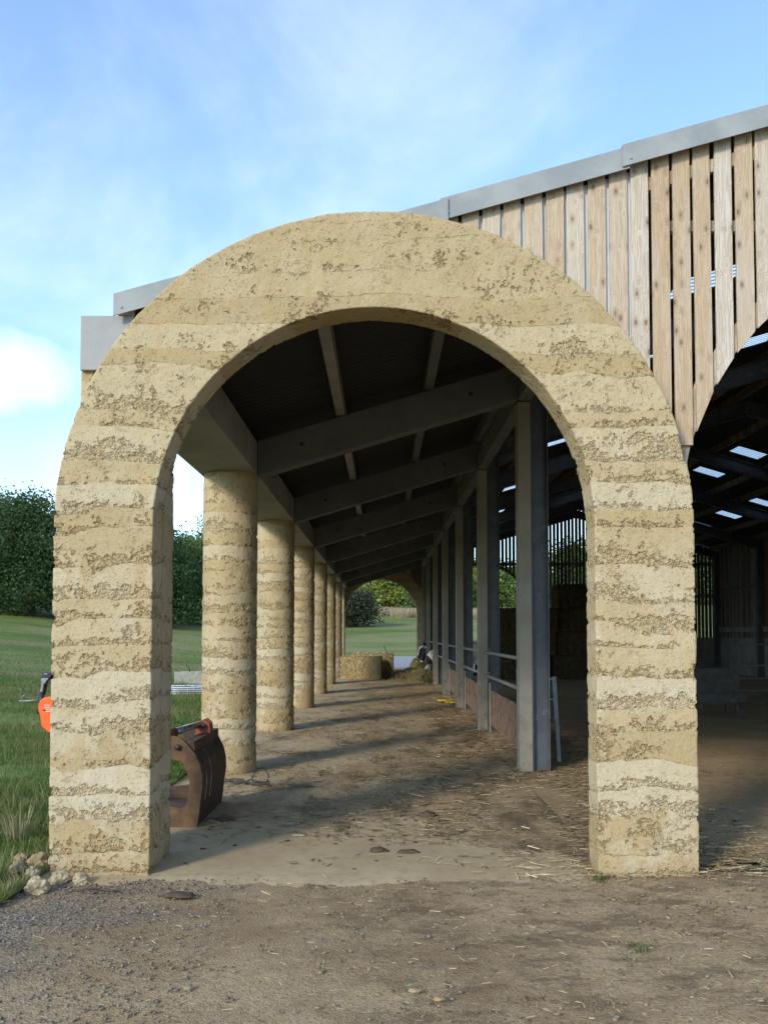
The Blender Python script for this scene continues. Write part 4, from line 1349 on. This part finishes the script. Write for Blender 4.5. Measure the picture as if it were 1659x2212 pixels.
MB().tube([(Q(940, 720)[0], 0.2, Q(940, 720)[1]), (Q(905, 950)[0], 0.2, Q(905, 950)[1])], 0.018, 8).build('rod', M['black'], om, True)
MB().tube([(Q(1125, 700)[0], 0.25, Q(1125, 700)[1]), (Q(1130, 990)[0], 0.25, Q(1130, 990)[1])], 0.03, 10).build('strut', M['black'], om, True)
MB().tube([(Q(870, 880)[0], 0.15, Q(870, 880)[1]), (Q(870, 1190)[0], 0.15, Q(870, 1190)[1]), (Q(815, 1360)[0], 0.15, Q(815, 1360)[1])], [0.042, 0.045, 0.03], 12).build('boom', M['black'], om, True)
MB().tube([(Q(775, 860)[0], 0.22, Q(775, 930)[1]), (Q(820, 860)[0], 0.22, Q(820, 930)[1])], 0.05, 12).build('hub', M['rust_ochre'], om, True)
MB().tube([(Q(800, 1060)[0], 0.15, Q(800, 1060)[1]), (Q(580, 1078)[0], 0.15, Q(580, 1078)[1]), (Q(370, 1080)[0], 0.15, Q(370, 1080)[1])], [0.014, 0.014, 0.009], 8).build('hitch_bar', M['greypaint'], om, True)
MB().tube([(Q(450, 1070)[0], 0.15, Q(450, 1070)[1]), (Q(445, 985)[0], 0.15, Q(445, 985)[1]), (Q(510, 935)[0], 0.15, Q(510, 935)[1])], 0.010, 8).build('hook', M['greypaint'], om, True)
MB().bar((Q(1090, 0)[0], 0.2, Q(0, 1690)[1]), (Q(1090, 0)[0], 0.2, 0.0), 0.05, 0.05, (0, 1, 0)).build('stand', M['black'], om)
MB().bar((Q(1500, 0)[0], 0.3, Q(0, 1690)[1]), (Q(1500, 0)[0], 0.3, 0.0), 0.05, 0.05, (0, 1, 0)).build('stand', M['black'], om)

# ------------------------------------------------------------------ small things out on the grass beyond the columns
tx, ty = -6.1, 29.2
tr = thing('trough', 'small pale concrete trough on the grass beyond the first column', 'trough', (tx, ty, tz(tx, ty)))
t_ = MB()
t_.box(-0.6, 0.6, -0.28, -0.22, 0, 0.42).box(-0.6, 0.6, 0.22, 0.28, 0, 0.42).box(-0.6, -0.54, -0.22, 0.22, 0, 0.42).box(0.54, 0.6, -0.22, 0.22, 0, 0.42).box(-0.54, 0.54, -0.22, 0.22, 0.0, 0.06)
t_.build('basin', M['trough'], tr, False, 0.01)
MB().tube([(-0.2, 0.2, 0.40), (-0.22, 0.2, 0.55), (-0.3, 0.05, 0.62)], 0.012, 8).build('pipe', M['rust'], tr, True)
px_, py_ = -5.55, 25.1
pn = thing('panel_stack', 'stack of pale galvanised mesh panels lying in the grass between pier and first column', 'metal panels', (px_, py_, tz(px_, py_)), R(4))
for k in range(4):
    g = MB()
    z = 0.03 + 0.055 * k
    for q in (-0.5, 0.5):
        g.tube([(-1.2, q, z), (1.2, q, z)], 0.018, 6)
    for q in np.linspace(-1.2, 1.2, 9):
        g.tube([(q, -0.5, z), (q, 0.5, z)], 0.014, 6)
    g.tube([(-1.2, -0.5, z), (0, 0.5, z), (1.2, -0.5, z)], 0.012, 6)
    g.build('mesh_panel', M['sheeting'], pn, True)

# ------------------------------------------------------------------ rocks by the left pier
def rock(loc, s, seed, label, mat):
    bm = bmesh.new()
    bmesh.ops.create_icosphere(bm, subdivisions=5, radius=1)
    for v_ in bm.verts:
        n = v_.co.normalized()
        q = n * (1 + 0.38 * mnoise.noise(n * 1.3 + Vector((seed * 3.1, 0, 0))) + 0.16 * mnoise.noise(n * 3.5 + Vector((0, seed, 0))) + 0.06 * mnoise.noise(n * 9 + Vector((0, 0, seed))) + 0.05 * mnoise.noise(n * 18) + 0.03 * mnoise.noise(n * 40))
        v_.co = Vector((0.75 * q.x * s[0], 0.75 * q.y * s[1], 0.75 * max(q.z, -0.55) * s[2]))
    me = bpy.data.meshes.new('rock')
    bm.to_mesh(me)
    bm.free()
    o = link('rock', me, mat, None, True)
    o.location = (loc[0], loc[1], loc[2] + s[2] * 0.30)
    o.rotation_euler = (0, 0, seed * 1.7)
    tag(o, label, 'rock', 'rocks at the foot of the left pier')
rock((-2.27, 5.98, 0.0), (0.105, 0.10, 0.085), 1, 'grey rough rock lowest and nearest the camera, by the grass edge', M['rock'])
rock((-2.205, 6.20, 0.0), (0.085, 0.075, 0.072), 2, 'pale smooth slanting rock touching the left pier corner', M['rock'])
rock((-2.055, 6.19, 0.0), (0.075, 0.07, 0.06), 3, 'greyish rock rightmost, in front of the pier face', M['rock'])
rock((-2.46, 6.52, 0.03), (0.095, 0.085, 0.085), 4, 'tan crumbly rock topmost against the pier side', M['rock_tan'])
rock((-2.395, 6.22, 0.02), (0.06, 0.055, 0.075), 5, 'small upright pale rock between the tan and the lowest rock', M['rock'])
rock((-2.56, 6.36, 0.03), (0.075, 0.07, 0.06), 6, 'rock half sunk in the grass, leftmost', M['rock'])
rock((-2.64, 6.62, 0.03), (0.07, 0.065, 0.055), 8, 'faint tan rock farthest back in the grass', M['rock_tan'])

# ------------------------------------------------------------------ litter on the ground
def scatter_straw(n, region, lmin, lmax, w_, seed, z0=0.012, dens=None):
    r_ = np.random.default_rng(seed)
    V, F = [], []
    while len(F) < n:
        x, y_ = region(r_)
        if dens is not None and r_.random() > dens(x, y_):
            continue
        a = r_.normal(0, 0.75) if r_.random() < 0.6 else r_.uniform(0, math.pi)
        L = r_.uniform(lmin, lmax) * (1 if r_.random() < 0.9 else 2.0)
        t = np.array([math.cos(a), math.sin(a), r_.normal(0, 0.06)])
        s = np.array([-math.sin(a), math.cos(a), 0.35 * r_.normal()]) * w_ / 2 * r_.uniform(0.6, 1.4)
        p = np.array([x, y_, z0 + abs(r_.normal(0, 0.004))])
        o = len(V)
        V += [p - t * L / 2 - s, p - t * L / 2 + s, p + t * L / 2 + s, p + t * L / 2 - s]
        F.append((o, o + 3, o + 2, o + 1))
    return np.array(V), np.array(F)
V, F = scatter_straw(5200, lambda r: (r.uniform(-3.0, 4.2), 2.6 + 3.7 * r.random() ** 1.2), 0.008, 0.055, 0.0026, 3,
                     0.010, lambda x, y: 0.25 + 0.75 / (1 + math.exp(-2.2 * (x - 0.2))) * (0.35 + 0.65 * (mnoise.noise((x * 1.4, y * 1.4, 0)) > 0.0)))
tag(np_mesh('yard_straw', V, F, M['straw']), 'thin pale straw stalks strewn over the dirt yard', 'straw', None, 'stuff')
V, F = scatter_straw(9000, lambda r: (r.uniform(-1.6, 3.2), 6.3 + 24 * r.random() ** 1.5), 0.03, 0.13, 0.0048, 4,
                     0.014, lambda x, y: min(1.0, 0.08 + 0.9 / (1 + math.exp(-2.6 * (x - 0.75)))) * (0.3 + 0.7 * (mnoise.noise((x * 1.2, y * 0.8, 2)) > -0.1)) * (1 if y > 7.3 or x > 0.9 else 0.15))
tag(np_mesh('passage_straw', V, F, M['straw']), 'yellow straw littered along the passage floor', 'straw', None, 'stuff')
V, F = scatter_straw(9000, lambda r: (r.uniform(-1.7, 3.0), 6.5 + 24 * r.random() ** 1.5), 0.03, 0.12, 0.010, 5,
                     0.010, lambda x, y: min(1.0, 0.15 + 0.8 / (1 + math.exp(-2.0 * (x - 0.5)))) * (mnoise.noise((x * 1.1, y * 0.7, 5)) > -0.05) * (1 if y > 7.5 or x > 1.0 else 0.1))
tag(np_mesh('trodden_straw', V, F, M['straw_dark']), 'dark trodden straw and dung on the passage floor', 'straw', None, 'stuff')

V, F = scatter_straw(5000, lambda r: (r.uniform(2.6, 8.5), 6.9 + 13 * r.random() ** 1.4), 0.03, 0.13, 0.006, 14, 0.012, lambda x, y: 1.0 if mnoise.noise((x * 0.9, y * 0.9, 6)) > -0.1 else 0.25)
tag(np_mesh('barn_straw', V, F, M['straw_dark']), 'dull trodden straw on the dark barn floor', 'straw', None, 'stuff')
ico = bmesh.new()
bmesh.ops.create_icosphere(ico, subdivisions=1, radius=1)
IV = np.array([v_.co[:] for v_ in ico.verts])
IF = np.array([[v_.index for v_ in f.verts] for f in ico.faces])
ico.free()
def scatter_stones(n, region, smin, smax, seed, flat=0.6, z0=0.0, power=3.0, dens=None):
    r_ = np.random.default_rng(seed)
    Vs, Fs = [], []
    k = 0
    while k < n:
        x, y_ = region(r_)
        if dens is not None and r_.random() > dens(x, y_):
            continue
        s = smin + (smax - smin) * r_.random() ** power
        a = r_.uniform(0, 6.28)
        q = IV * (1 + 0.25 * r_.normal(size=(len(IV), 1)))
        q = q * np.array([s * r_.uniform(0.7, 1.3), s * r_.uniform(0.7, 1.3), s * flat])
        c_, s_ = math.cos(a), math.sin(a)
        q = np.stack([q[:, 0] * c_ - q[:, 1] * s_, q[:, 0] * s_ + q[:, 1] * c_, q[:, 2]], 1) + np.array([x, y_, z0 + s * flat * 0.3])
        Fs.append(IF + len(IV) * k)
        Vs.append(q)
        k += 1
    return np.concatenate(Vs), np.concatenate(Fs)
V, F = scatter_stones(9000, lambda r: (r.uniform(-4.2, 0.4), 2.4 + 3.9 * r.random()), 0.002, 0.012, 6, 0.6, -0.005, 3.5,
                      lambda x, y: (1.0 if x < -0.9 + 0.5 * mnoise.noise((x, y, 3)) else 0.07) * (1 if x > -2.5 or y < 5.6 - (abs(x) - 2.5) * 0.8 else 0))
tag(np_mesh('gravel_stones', V, F, M['stone']), 'loose grey gravel stones in the left of the yard', 'gravel', None, 'stuff')
V, F = scatter_stones(2600, lambda r: (r.uniform(-2.5, 4.5), 2.4 + 3.9 * r.random()), 0.002, 0.014, 7, 0.6, -0.005, 4.0,
                      lambda x, y: 0.4 + 0.6 * (mnoise.noise((x * 1.3, y * 1.3, 8)) > 0.1))
tag(np_mesh('yard_stones', V, F, M['stone']), 'small stones trodden into the brown yard', 'stones', None, 'stuff')
V, F = scatter_stones(2200, lambda r: (r.uniform(-1.5, 3.2), 6.5 + 16 * r.random() ** 1.4), 0.004, 0.026, 8, 0.35, 0.003, 4.0,
                      lambda x, y: min(1.0, 0.12 + 0.8 / (1 + math.exp(-2.0 * (x - 0.4)))) * (1 if y > 7.2 or x > 1.2 else 0.12))
tag(np_mesh('dung_crumbs', V, F, M['clod']), 'dark crumbs and clods of dung on the passage floor', 'dung', None, 'stuff')
V, F = scatter_stones(5000, lambda r: (r.uniform(-3.0, 4.5), 2.4 + 3.9 * r.random()), 0.002, 0.011, 9, 0.5, 0.0, 3.0,
                      lambda x, y: 1.0 if mnoise.noise((x * 0.9, y * 1.1, 3.7)) > 0.12 else 0.12)
tag(np_mesh('soil_crumbs', V, F, M['soil']), 'brown crumbs of soil and dung on the yard', 'soil', None, 'stuff')
# single larger stones and bits in the foreground
def bigger_stone(x, y_, s, seed, label, mat):
    rock((x, y_, -0.012), (s, s * 0.85, s * 0.6), seed, label, mat)
    bpy.data.objects[-1] if False else None
def clump(name, x, y_, s, seed, label, cat, mat, flat=0.4):
    bm = bmesh.new()
    bmesh.ops.create_icosphere(bm, subdivisions=3, radius=1)
    for v_ in bm.verts:
        n = v_.co.normalized()
        q = n * (1 + 0.45 * mnoise.noise(n * 1.7 + Vector((seed * 2.3, 0, 0))) + 0.25 * mnoise.noise(n * 5 + Vector((0, seed, 0))))
        v_.co = Vector((q.x * s[0], q.y * s[1], max(-0.3, q.z) * s[2]))
    me = bpy.data.meshes.new(name)
    bm.to_mesh(me)
    bm.free()
    o = link(name, me, mat, None, True)
    o.location = (x, y_, 0.006 + 0.25 * s[2])
    tag(o, label, cat)
clump('stone', -0.93, 4.35, (0.018, 0.016, 0.014), 11, 'round grey pebble on bare dirt in the left foreground', 'stone', M['rock'])
clump('stone', 0.155, 4.32, (0.028, 0.02, 0.010), 12, 'flat tan stone in the middle of the yard, left of a pair', 'stone', M['rock_tan'])
clump('stone', 0.26, 4.22, (0.028, 0.02, 0.011), 13, 'flat tan stone in the middle of the yard, right of a pair', 'stone', M['rock_tan'])
clump('stone', 0.33, 3.83, (0.022, 0.02, 0.016), 14, 'crumbled tan stone nearest the camera in mid yard', 'stone', M['rock_tan'])
clump('dung_pat', -1.31, 5.85, (0.10, 0.05, 0.018), 15, 'flat dark flake of dung just outside the left pier', 'dung', M['clod'])
clump('dung_pat', -0.03, 7.05, (0.07, 0.05, 0.022), 16, 'small dark dung lump on the clean concrete, centre', 'dung', M['clod'])
clump('dung_pat', 0.42, 8.4, (0.08, 0.06, 0.03), 17, 'dark dung lump farther in on the passage floor', 'dung', M['clod'])
clump('dung_pat', 0.2, 7.0, (0.08, 0.04, 0.02), 18, 'dark dung lump just right of the central one', 'dung', M['clod'])
clump('dung_pat', 2.55, 7.75, (0.14, 0.12, 0.05), 19, 'dark trampled dung heap right of the right pier', 'dung', M['clod'])
st_ = MB().tube([(-2.02, 5.94, 0.012), (-1.9, 5.99, 0.016), (-1.8, 5.96, 0.012), (-1.72, 5.93, 0.012)], [0.006, 0.008, 0.007, 0.005], 7).build('stick', M['rust'], None, True)
tag(st_, 'thin brown stick on the gravel in front of the left pier', 'stick')
cb = MB()
rr_ = random.Random(4)
for k in range(4):
    pts = []
    for q in range(14):
        pts.append((-1.80 + 0.042 * q + rr_.uniform(-0.02, 0.02), 10.2 - 0.02 * q + rr_.uniform(-0.06, 0.06) + 0.05 * k, 0.02 + 0.02 * rr_.random()))
    cb.tube(pts, 0.009, 6)
cb.tube([(-1.35 + 0.09 * math.cos(a), 10.0 + 0.1 * math.sin(a), 0.03 + 0.07 * (1 + math.sin(a * 1.0))) for a in np.linspace(0, 6, 20)], 0.008, 6)
tag(cb.build('cable', M['cable'], None, True), 'tangle of dark cable on the floor beside the first column', 'cable')
tw = MB()
for k in range(9):
    x0, y0 = 1.40 + 0.035 * k, 21.9 - 0.05 * k
    tw.tube([(x0 + rr_.uniform(-0.1, 0.2), y0 + rr_.uniform(-0.3, 0.3), 0.025 + 0.06 * rr_.random()) for q in range(7)], 0.009, 5)
tag(tw.build('baler_twine', M['twine'], None, True), 'bright yellow baler twine tangled at the foot of the third post', 'twine')

# ------------------------------------------------------------------ grass
def blades(n, region, hmin, hmax, w_, seed, zf=None, dens=None):
    r_ = np.random.default_rng(seed)
    P_, k = [], 0
    while k < n:
        x, y_ = region(r_)
        if dens is not None and r_.random() > dens(x, y_):
            continue
        P_.append((x, y_))
        k += 1
    P_ = np.array(P_)
    z = terrain(P_[:, 0], P_[:, 1])
    a = r_.uniform(0, 2 * np.pi, n)
    h = r_.uniform(hmin, hmax, n) * (0.6 + 0.8 * np.array([max(0, 0.5 + mnoise.noise((p[0] * 1.7, p[1] * 1.7, 0.5))) for p in P_]))
    lean = r_.normal(0, 0.35, (n, 2)) * h[:, None]
    wv = w_ * r_.uniform(0.6, 1.4, n)
    s = np.stack([np.cos(a) * wv / 2, np.sin(a) * wv / 2, np.zeros(n)], 1)
    b0 = np.column_stack([P_, z - 0.01])
    mid = b0 + np.column_stack([lean * 0.35, h * 0.6])
    tip = b0 + np.column_stack([lean, h])
    V = np.stack([b0 - s, b0 + s, mid + s * 0.7, mid - s * 0.7, tip + s * 0.12, tip - s * 0.12], 1).reshape(-1, 3)
    o = (np.arange(n) * 6)[:, None]
    F = np.concatenate([o + np.array([0, 1, 2, 3]), o + np.array([3, 2, 4, 5])])
    return V, F
def reg_left(r):
    y = 5.6 + 22 * r.random() ** 1.9
    x = -y * r.uniform(0.33, 0.60)
    return min(x, -2.40), y
def den_left(x, y):
    e = 5.75 + 0.8 * (-2.4 - x) * -1 * 0.0
    if y < 5.75 and x > -3.2:
        return 0.15
    bare = mnoise.noise((x * 0.8, y * 0.5, 9.0))
    return 0.12 if bare > 0.22 else 1.0
V3, F3 = blades(26000, lambda r: (lambda y: (-y * r.uniform(0.12, 0.55), y))(20 + 45 * r.random() ** 1.2), 0.04, 0.10, 0.022, 25, None, lambda x, y: 1.0 if x < -2.5 else 0.0)
V4, F4 = blades(36000, lambda r: (lambda y: (-y * r.uniform(0.50, 1.5) - 0.8 * r.random(), y))(4.4 + 18 * r.random() ** 1.3), 0.03, 0.10, 0.012, 26, None, lambda x, y: 1.0 if x < -3.4 - 0.6 * (y < 5.6) else 0.0)
V1, F1 = blades(60000, reg_left, 0.03, 0.105, 0.009, 21, None, den_left)
def reg_gap(r):
    y = 7.2 + 24 * r.random() ** 1.5
    return min(-y * r.uniform(0.14, 0.33), -2.36 if y < 11.5 else -2.42), y
V2, F2 = blades(26000, reg_gap, 0.05, 0.20, 0.012, 22)
V = np.concatenate([V1, V2, V3, V4]); F = np.concatenate([F1, F2 + len(V1), F3 + len(V1) + len(V2), F4 + len(V1) + len(V2) + len(V3)])
tag(np_mesh('grass', V, F, M['grass']), 'rough green grass along the left side of the barn', 'grass', None, 'stuff')
V, F = blades(3200, lambda r: (lambda y: (min(-y * r.uniform(0.33, 0.6), -2.42), y))(5.8 + 20 * r.random() ** 1.5), 0.06, 0.20, 0.005, 23)
tag(np_mesh('dry_grass', V, F, M['dry_grass']), 'dry pale grass stalks among the green', 'grass', None, 'stuff')
def tuft(name, x, y_, n, h, spread, seed, label, cat, mat):
    r_ = np.random.default_rng(seed)
    V, F = [], []
    for i in range(n):
        a, rr = r_.uniform(0, 6.28), spread * r_.random() ** 0.7
        p = np.array([rr * math.cos(a), rr * math.sin(a), -0.01])
        hh = h * r_.uniform(0.5, 1.1)
        dv = np.array([math.cos(a), math.sin(a), 0]) * hh * r_.uniform(0.1, 0.7)
        s = np.array([-math.sin(a), math.cos(a), 0]) * 0.005
        o = len(V)
        V += [p - s, p + s, p + s * .7 + dv * .4 + [0, 0, hh * .65], p - s * .7 + dv * .4 + [0, 0, hh * .65], p + dv + [0, 0, hh]]
        V.append(V[-1] + s * 0.1)
        F += [(o, o + 1, o + 2, o + 3), (o + 3, o + 2, o + 5, o + 4)]
    ob = np_mesh(name, np.array(V), np.array(F), mat)
    ob.location = (x, y_, tz(x, y_) + 0.01)
    tag(ob, label, cat)
tuft('grass_tuft', -3.02, 7.55, 70, 0.30, 0.12, 31, 'dry grass tuft left of the left pier', 'grass tuft', M['dry_grass'])
tuft('grass_tuft', -2.62, 6.15, 90, 0.26, 0.09, 32, 'bright green grass tuft among the rocks', 'grass tuft', M['grass'])
tuft('grass_tuft', 1.50, 6.28, 60, 0.07, 0.06, 33, 'small green tuft at the left corner of the right pier', 'grass tuft', M['grass'])
tuft('weed', 1.40, 4.92, 50, 0.05, 0.07, 34, 'small weed growing in the dirt yard in front of the right pier', 'weed', M['grass'])
tuft('weed', 1.28, 4.80, 34, 0.035, 0.05, 35, 'tiny weed just left of the larger yard weed', 'weed', M['grass'])
tuft('weed', -0.02, 3.98, 30, 0.03, 0.04, 36, 'tiny weed in the middle of the yard', 'weed', M['grass'])
# taller weeds between the pier and the first column
def weed(x, y_, h, seed, label):
    r_ = np.random.default_rng(seed)
    root = thing('weed_plant', label, 'weed', (x, y_, tz(x, y_)), 0, 'weeds between the pier and the first column')
    st, V, F = MB(), [], []
    for k in range(7):
        a = r_.uniform(0, 6.28)
        tip = np.array([math.cos(a) * h * 0.3, math.sin(a) * h * 0.3, h * r_.uniform(0.65, 1.05)])
        st.tube([(0, 0, 0), tuple(tip * 0.5 + np.array([0, 0, 0.05])), tuple(tip)], [0.006, 0.004, 0.002], 5)
        for q in range(26):
            t = r_.uniform(0.2, 1)
            p = tip * t
            dv = r_.normal(size=3); dv /= np.linalg.norm(dv)
            s = np.cross(dv, r_.normal(size=3)); s /= np.linalg.norm(s)
            L = 0.05 * r_.uniform(0.6, 1.3)
            o = len(V)
            V += [p, p + dv * L * .5 + s * L * .22, p + dv * L, p + dv * L * .5 - s * L * .22]
            F.append((o, o + 1, o + 2, o + 3))
    st.build('stem', M['grass'], root, True)
    np_mesh('leaves', np.array(V), np.array(F), M['grass'], root)
for k, (x, y_, h, lab) in enumerate([(-2.55, 10.1, 0.55, 'leafy weed nearest the first column, behind the grab bucket'), (-2.75, 11.4, 0.75, 'tallest leafy weed left of the first column'), (-2.62, 12.4, 0.65, 'leafy weed behind the first column edge'), (-2.45, 9.2, 0.45, 'short leafy weed close behind the left pier'), (-3.05, 12.9, 0.7, 'leafy weed farthest out towards the mesh panels')]):
    weed(x, y_, h, 40 + k, lab)

# ------------------------------------------------------------------ trees
def crown_mesh(blobs, n_leaf, size, seed, outward=0.6):
    """leaf quads gathered in clumps over the surfaces of several lobes"""
    r_ = np.random.default_rng(seed)
    wts = np.array([b[3] * b[4] for b in blobs])
    wts /= wts.sum()
    n_cl = max(20, n_leaf // 26)
    which = r_.choice(len(blobs), n_cl, p=wts)
    B = np.array(blobs)[which]
    dv = r_.normal(size=(n_cl, 3))
    dv /= np.linalg.norm(dv, axis=1)[:, None]
    dv[:, 2] = np.where(dv[:, 2] < -0.93, -dv[:, 2], dv[:, 2])
    rad = (0.62 + 0.42 * r_.random(n_cl) ** 0.6)[:, None]
    cc = B[:, :3] + dv * np.stack([B[:, 3], B[:, 3], B[:, 4]], 1) * rad
    idx = r_.integers(0, n_cl, n_leaf)
    cs = size * r_.uniform(1.4, 3.2, n_cl)
    p = cc[idx] + r_.normal(size=(n_leaf, 3)) * cs[idx][:, None] * np.array([1, 1, 0.75])
    nn = dv[idx] * outward + r_.normal(size=(n_leaf, 3)) * 0.6
    nn /= np.linalg.norm(nn, axis=1)[:, None]
    t = np.cross(nn, r_.normal(size=(n_leaf, 3)))
    t /= np.linalg.norm(t, axis=1)[:, None] + 1e-9
    s = np.cross(nn, t)
    L = size * r_.uniform(0.6, 1.35, n_leaf)[:, None]
    V = np.stack([p - t * L * .5, p + s * L * .32, p + t * L * .5, p - s * L * .32], 1).reshape(-1, 3)
    F = (np.arange(n_leaf) * 4)[:, None] + np.array([0, 1, 2, 3])
    return V, F

def tree(x, y_, h, rx, seed, name, label, mat, n_leaf, leaf, trunk_h=0.25, group=None, bushy=False):
    r_ = random.Random(seed)
    z0 = tz(x, y_) - 0.1
    root = thing(name, label, 'bush' if bushy else 'tree', (x, y_, z0), r_.uniform(0, 6.28), group)
    blobs = []
    low = 0.12 * h if bushy else trunk_h * h
    nb = 11 if not bushy else 8
    for k in range(nb):
        a = 6.283 * k / nb * 2.4 + r_.uniform(-0.4, 0.4)
        f = (k + 0.5) / nb
        zz = low + (h - low) * (0.12 + 0.70 * f)
        spread = rx * (0.62 if f < 0.65 else 0.62 * (1.35 - f)) * r_.uniform(0.6, 1.05)
        br = rx * r_.uniform(0.36, 0.56) * (1.0 if f < 0.7 else 0.8)
        blobs.append((spread * math.cos(a), spread * math.sin(a), zz, br, min(br * r_.uniform(0.7, 1.0), max(0.4, h - zz))))
    blobs.append((0, 0, low + (h - low) * 0.45, rx * 0.6, (h - low) * 0.46))
    V, F = crown_mesh(blobs, n_leaf, leaf, seed)
    V[:, 2] = np.maximum(V[:, 2], 0.05)
    np_mesh('crown', V, F, mat, root)
    tm = MB()
    tr_ = 0.028 * h if not bushy else 0.02 * h
    tm.tube([(0, 0, 0), (0.02 * h * r_.uniform(-1, 1), 0, 0.3 * h), (0.03 * h * r_.uniform(-1, 1), 0.02 * h, 0.6 * h), (0, 0, 0.85 * h)], [tr_, tr_ * 0.75, tr_ * 0.45, tr_ * 0.12], 9)
    for b in blobs[:7]:
        zs_ = max(0.1 * h, b[2] - 0.22 * h)
        tm.tube([(0, 0, zs_), (b[0] * 0.5, b[1] * 0.5, (zs_ + b[2]) / 2 + 0.03 * h), (b[0], b[1], b[2])], [tr_ * 0.45, tr_ * 0.28, tr_ * 0.08], 6)
    tm.build('trunk', M['bark'], root, True)
    return root

# row of trees up on the left field
left = [(-33.5, 74, 10.2, 5.4, 'leaf_dark', 'dark broadleaf tree at the left picture edge, beyond the field'),
        (-27.5, 70, 10.6, 5.2, 'leaf_dark', 'tallest dark tree left of the arch, rounded crown'),
        (-22.5, 72, 10.0, 4.8, 'leaf_dark', 'dark broadleaf tree just hidden by the left pier'),
        (-19.6, 73, 9.0, 4.2, 'leaf_dark', 'dark tree seen in the gap between pier and first column'),
        (-17.8, 80, 8.2, 3.6, 'leaf_mid', 'lower tree behind the gap tree, next to the first column'),
        (-41, 78, 10.5, 5.6, 'leaf_dark', 'dark broadleaf tree outermost on the left of the row')]
for k, (x, y_, h, rx, mt, lab) in enumerate(left):
    tree(x, y_, h, rx, 100 + k, 'broadleaf_tree', lab, M[mt], 40000, 0.22, 0.0, 'trees along the left field')
# trees seen through the far arch and the barn
far = [(-4.0, 142, 14, 6.5, 'leaf_light', 'sunlit yellow green tree in the middle of the far arch'),
       (6.0, 150, 15, 6.5, 'leaf_mid', 'mid green tree at the right of the far arch'),
       (-15, 150, 15, 7, 'leaf_mid', 'mid green tree left of the sunlit one, behind the far columns'),
       (1.0, 134, 9.0, 4.8, 'leaf_light', 'lower sunlit tree in front of the taller far ones'),
       (8.5, 128, 8.0, 5.0, 'leaf_mid', 'rounded green bush tree behind the dry reeds'),
       (15.5, 140, 7.5, 5.0, 'leaf_light', 'pale green tree seen between the first two posts'),
       (21.5, 138, 7.2, 5.0, 'leaf_mid', 'green tree seen through the far barn opening, left'),
       (32, 145, 11.5, 7, 'leaf_mid', 'green tree beyond the far gable boards'),
       (42, 150, 11.5, 7, 'leaf_mid', 'green tree behind the slatted far gable, right'),
       (53, 155, 12, 7.5, 'leaf_mid', 'green tree beyond the far right corner of the barn'),
       (-27, 155, 15, 7, 'leaf_mid', 'green tree far behind the columns, left of the others')]
for k, (x, y_, h, rx, mt, lab) in enumerate(far):
    tree(x, y_, h, rx, 200 + k, 'broadleaf_tree', lab, M[mt], 18000, 0.48, 0.0, 'trees beyond the far end of the barn')
tree(-2.9, 95, 3.9, 2.9, 300, 'bush', 'dark hawthorn bush in the left of the far arch', M['leaf_bush'], 9000, 0.26, 0.02, None, True)
tree(-6.2, 97, 5.2, 3.2, 301, 'bush', 'taller dark bush behind the far columns', M['leaf_bush'], 9000, 0.28, 0.02, None, True)
# hedge line on the hill behind everything
hv, hf, off = [], [], 0
for k in range(46):
    x = -200 + 9.4 * k
    if -50 < x < 66:
        y_ = 172 + 5 * math.sin(k)
    else:
        y_ = 165 + 8 * math.sin(k * 1.7)
    z = tz(x, y_)
    h = 5 + 1.5 * math.sin(k * 2.3)
    V, F = crown_mesh([(x, y_, z + h * .45, 6.5, h * .5), (x + 4, y_ + 2, z + h * .35, 5, h * .4)], 2200, 0.9, 400 + k)
    hv.append(V); hf.append(F + off); off += len(V)
tag(np_mesh('woodland', np.concatenate(hv), np.concatenate(hf), M['leaf_mid']), 'distant line of woodland along the hill', 'woodland', None, 'stuff')
# dry reeds strip
r_ = np.random.default_rng(77)
n = 42000
u = r_.uniform(0, 1, n)
X = -0.5 + 26 * u
Y = 121 - 19 * u + r_.uniform(0, 18, n) + 1.5 * np.sin(u * 40)
Z = terrain(X, Y)
h = r_.uniform(0.35, 1.25, n)
a = r_.uniform(0, 3.14, n)
s = np.stack([np.cos(a), np.sin(a), np.zeros(n)], 1) * 0.022
b0 = np.stack([X, Y, Z - 0.05], 1)
tip = b0 + np.stack([r_.normal(0, 0.2, n), r_.normal(0, 0.2, n), h], 1)
V = np.stack([b0 - s, b0 + s, tip + s * 0.5, tip - s * 0.5], 1).reshape(-1, 3)
F = (np.arange(n) * 4)[:, None] + np.array([0, 1, 2, 3])
tag(np_mesh('reeds', V, F, M['reed']), 'strip of dry tan reeds below the far trees', 'reeds', None, 'stuff')
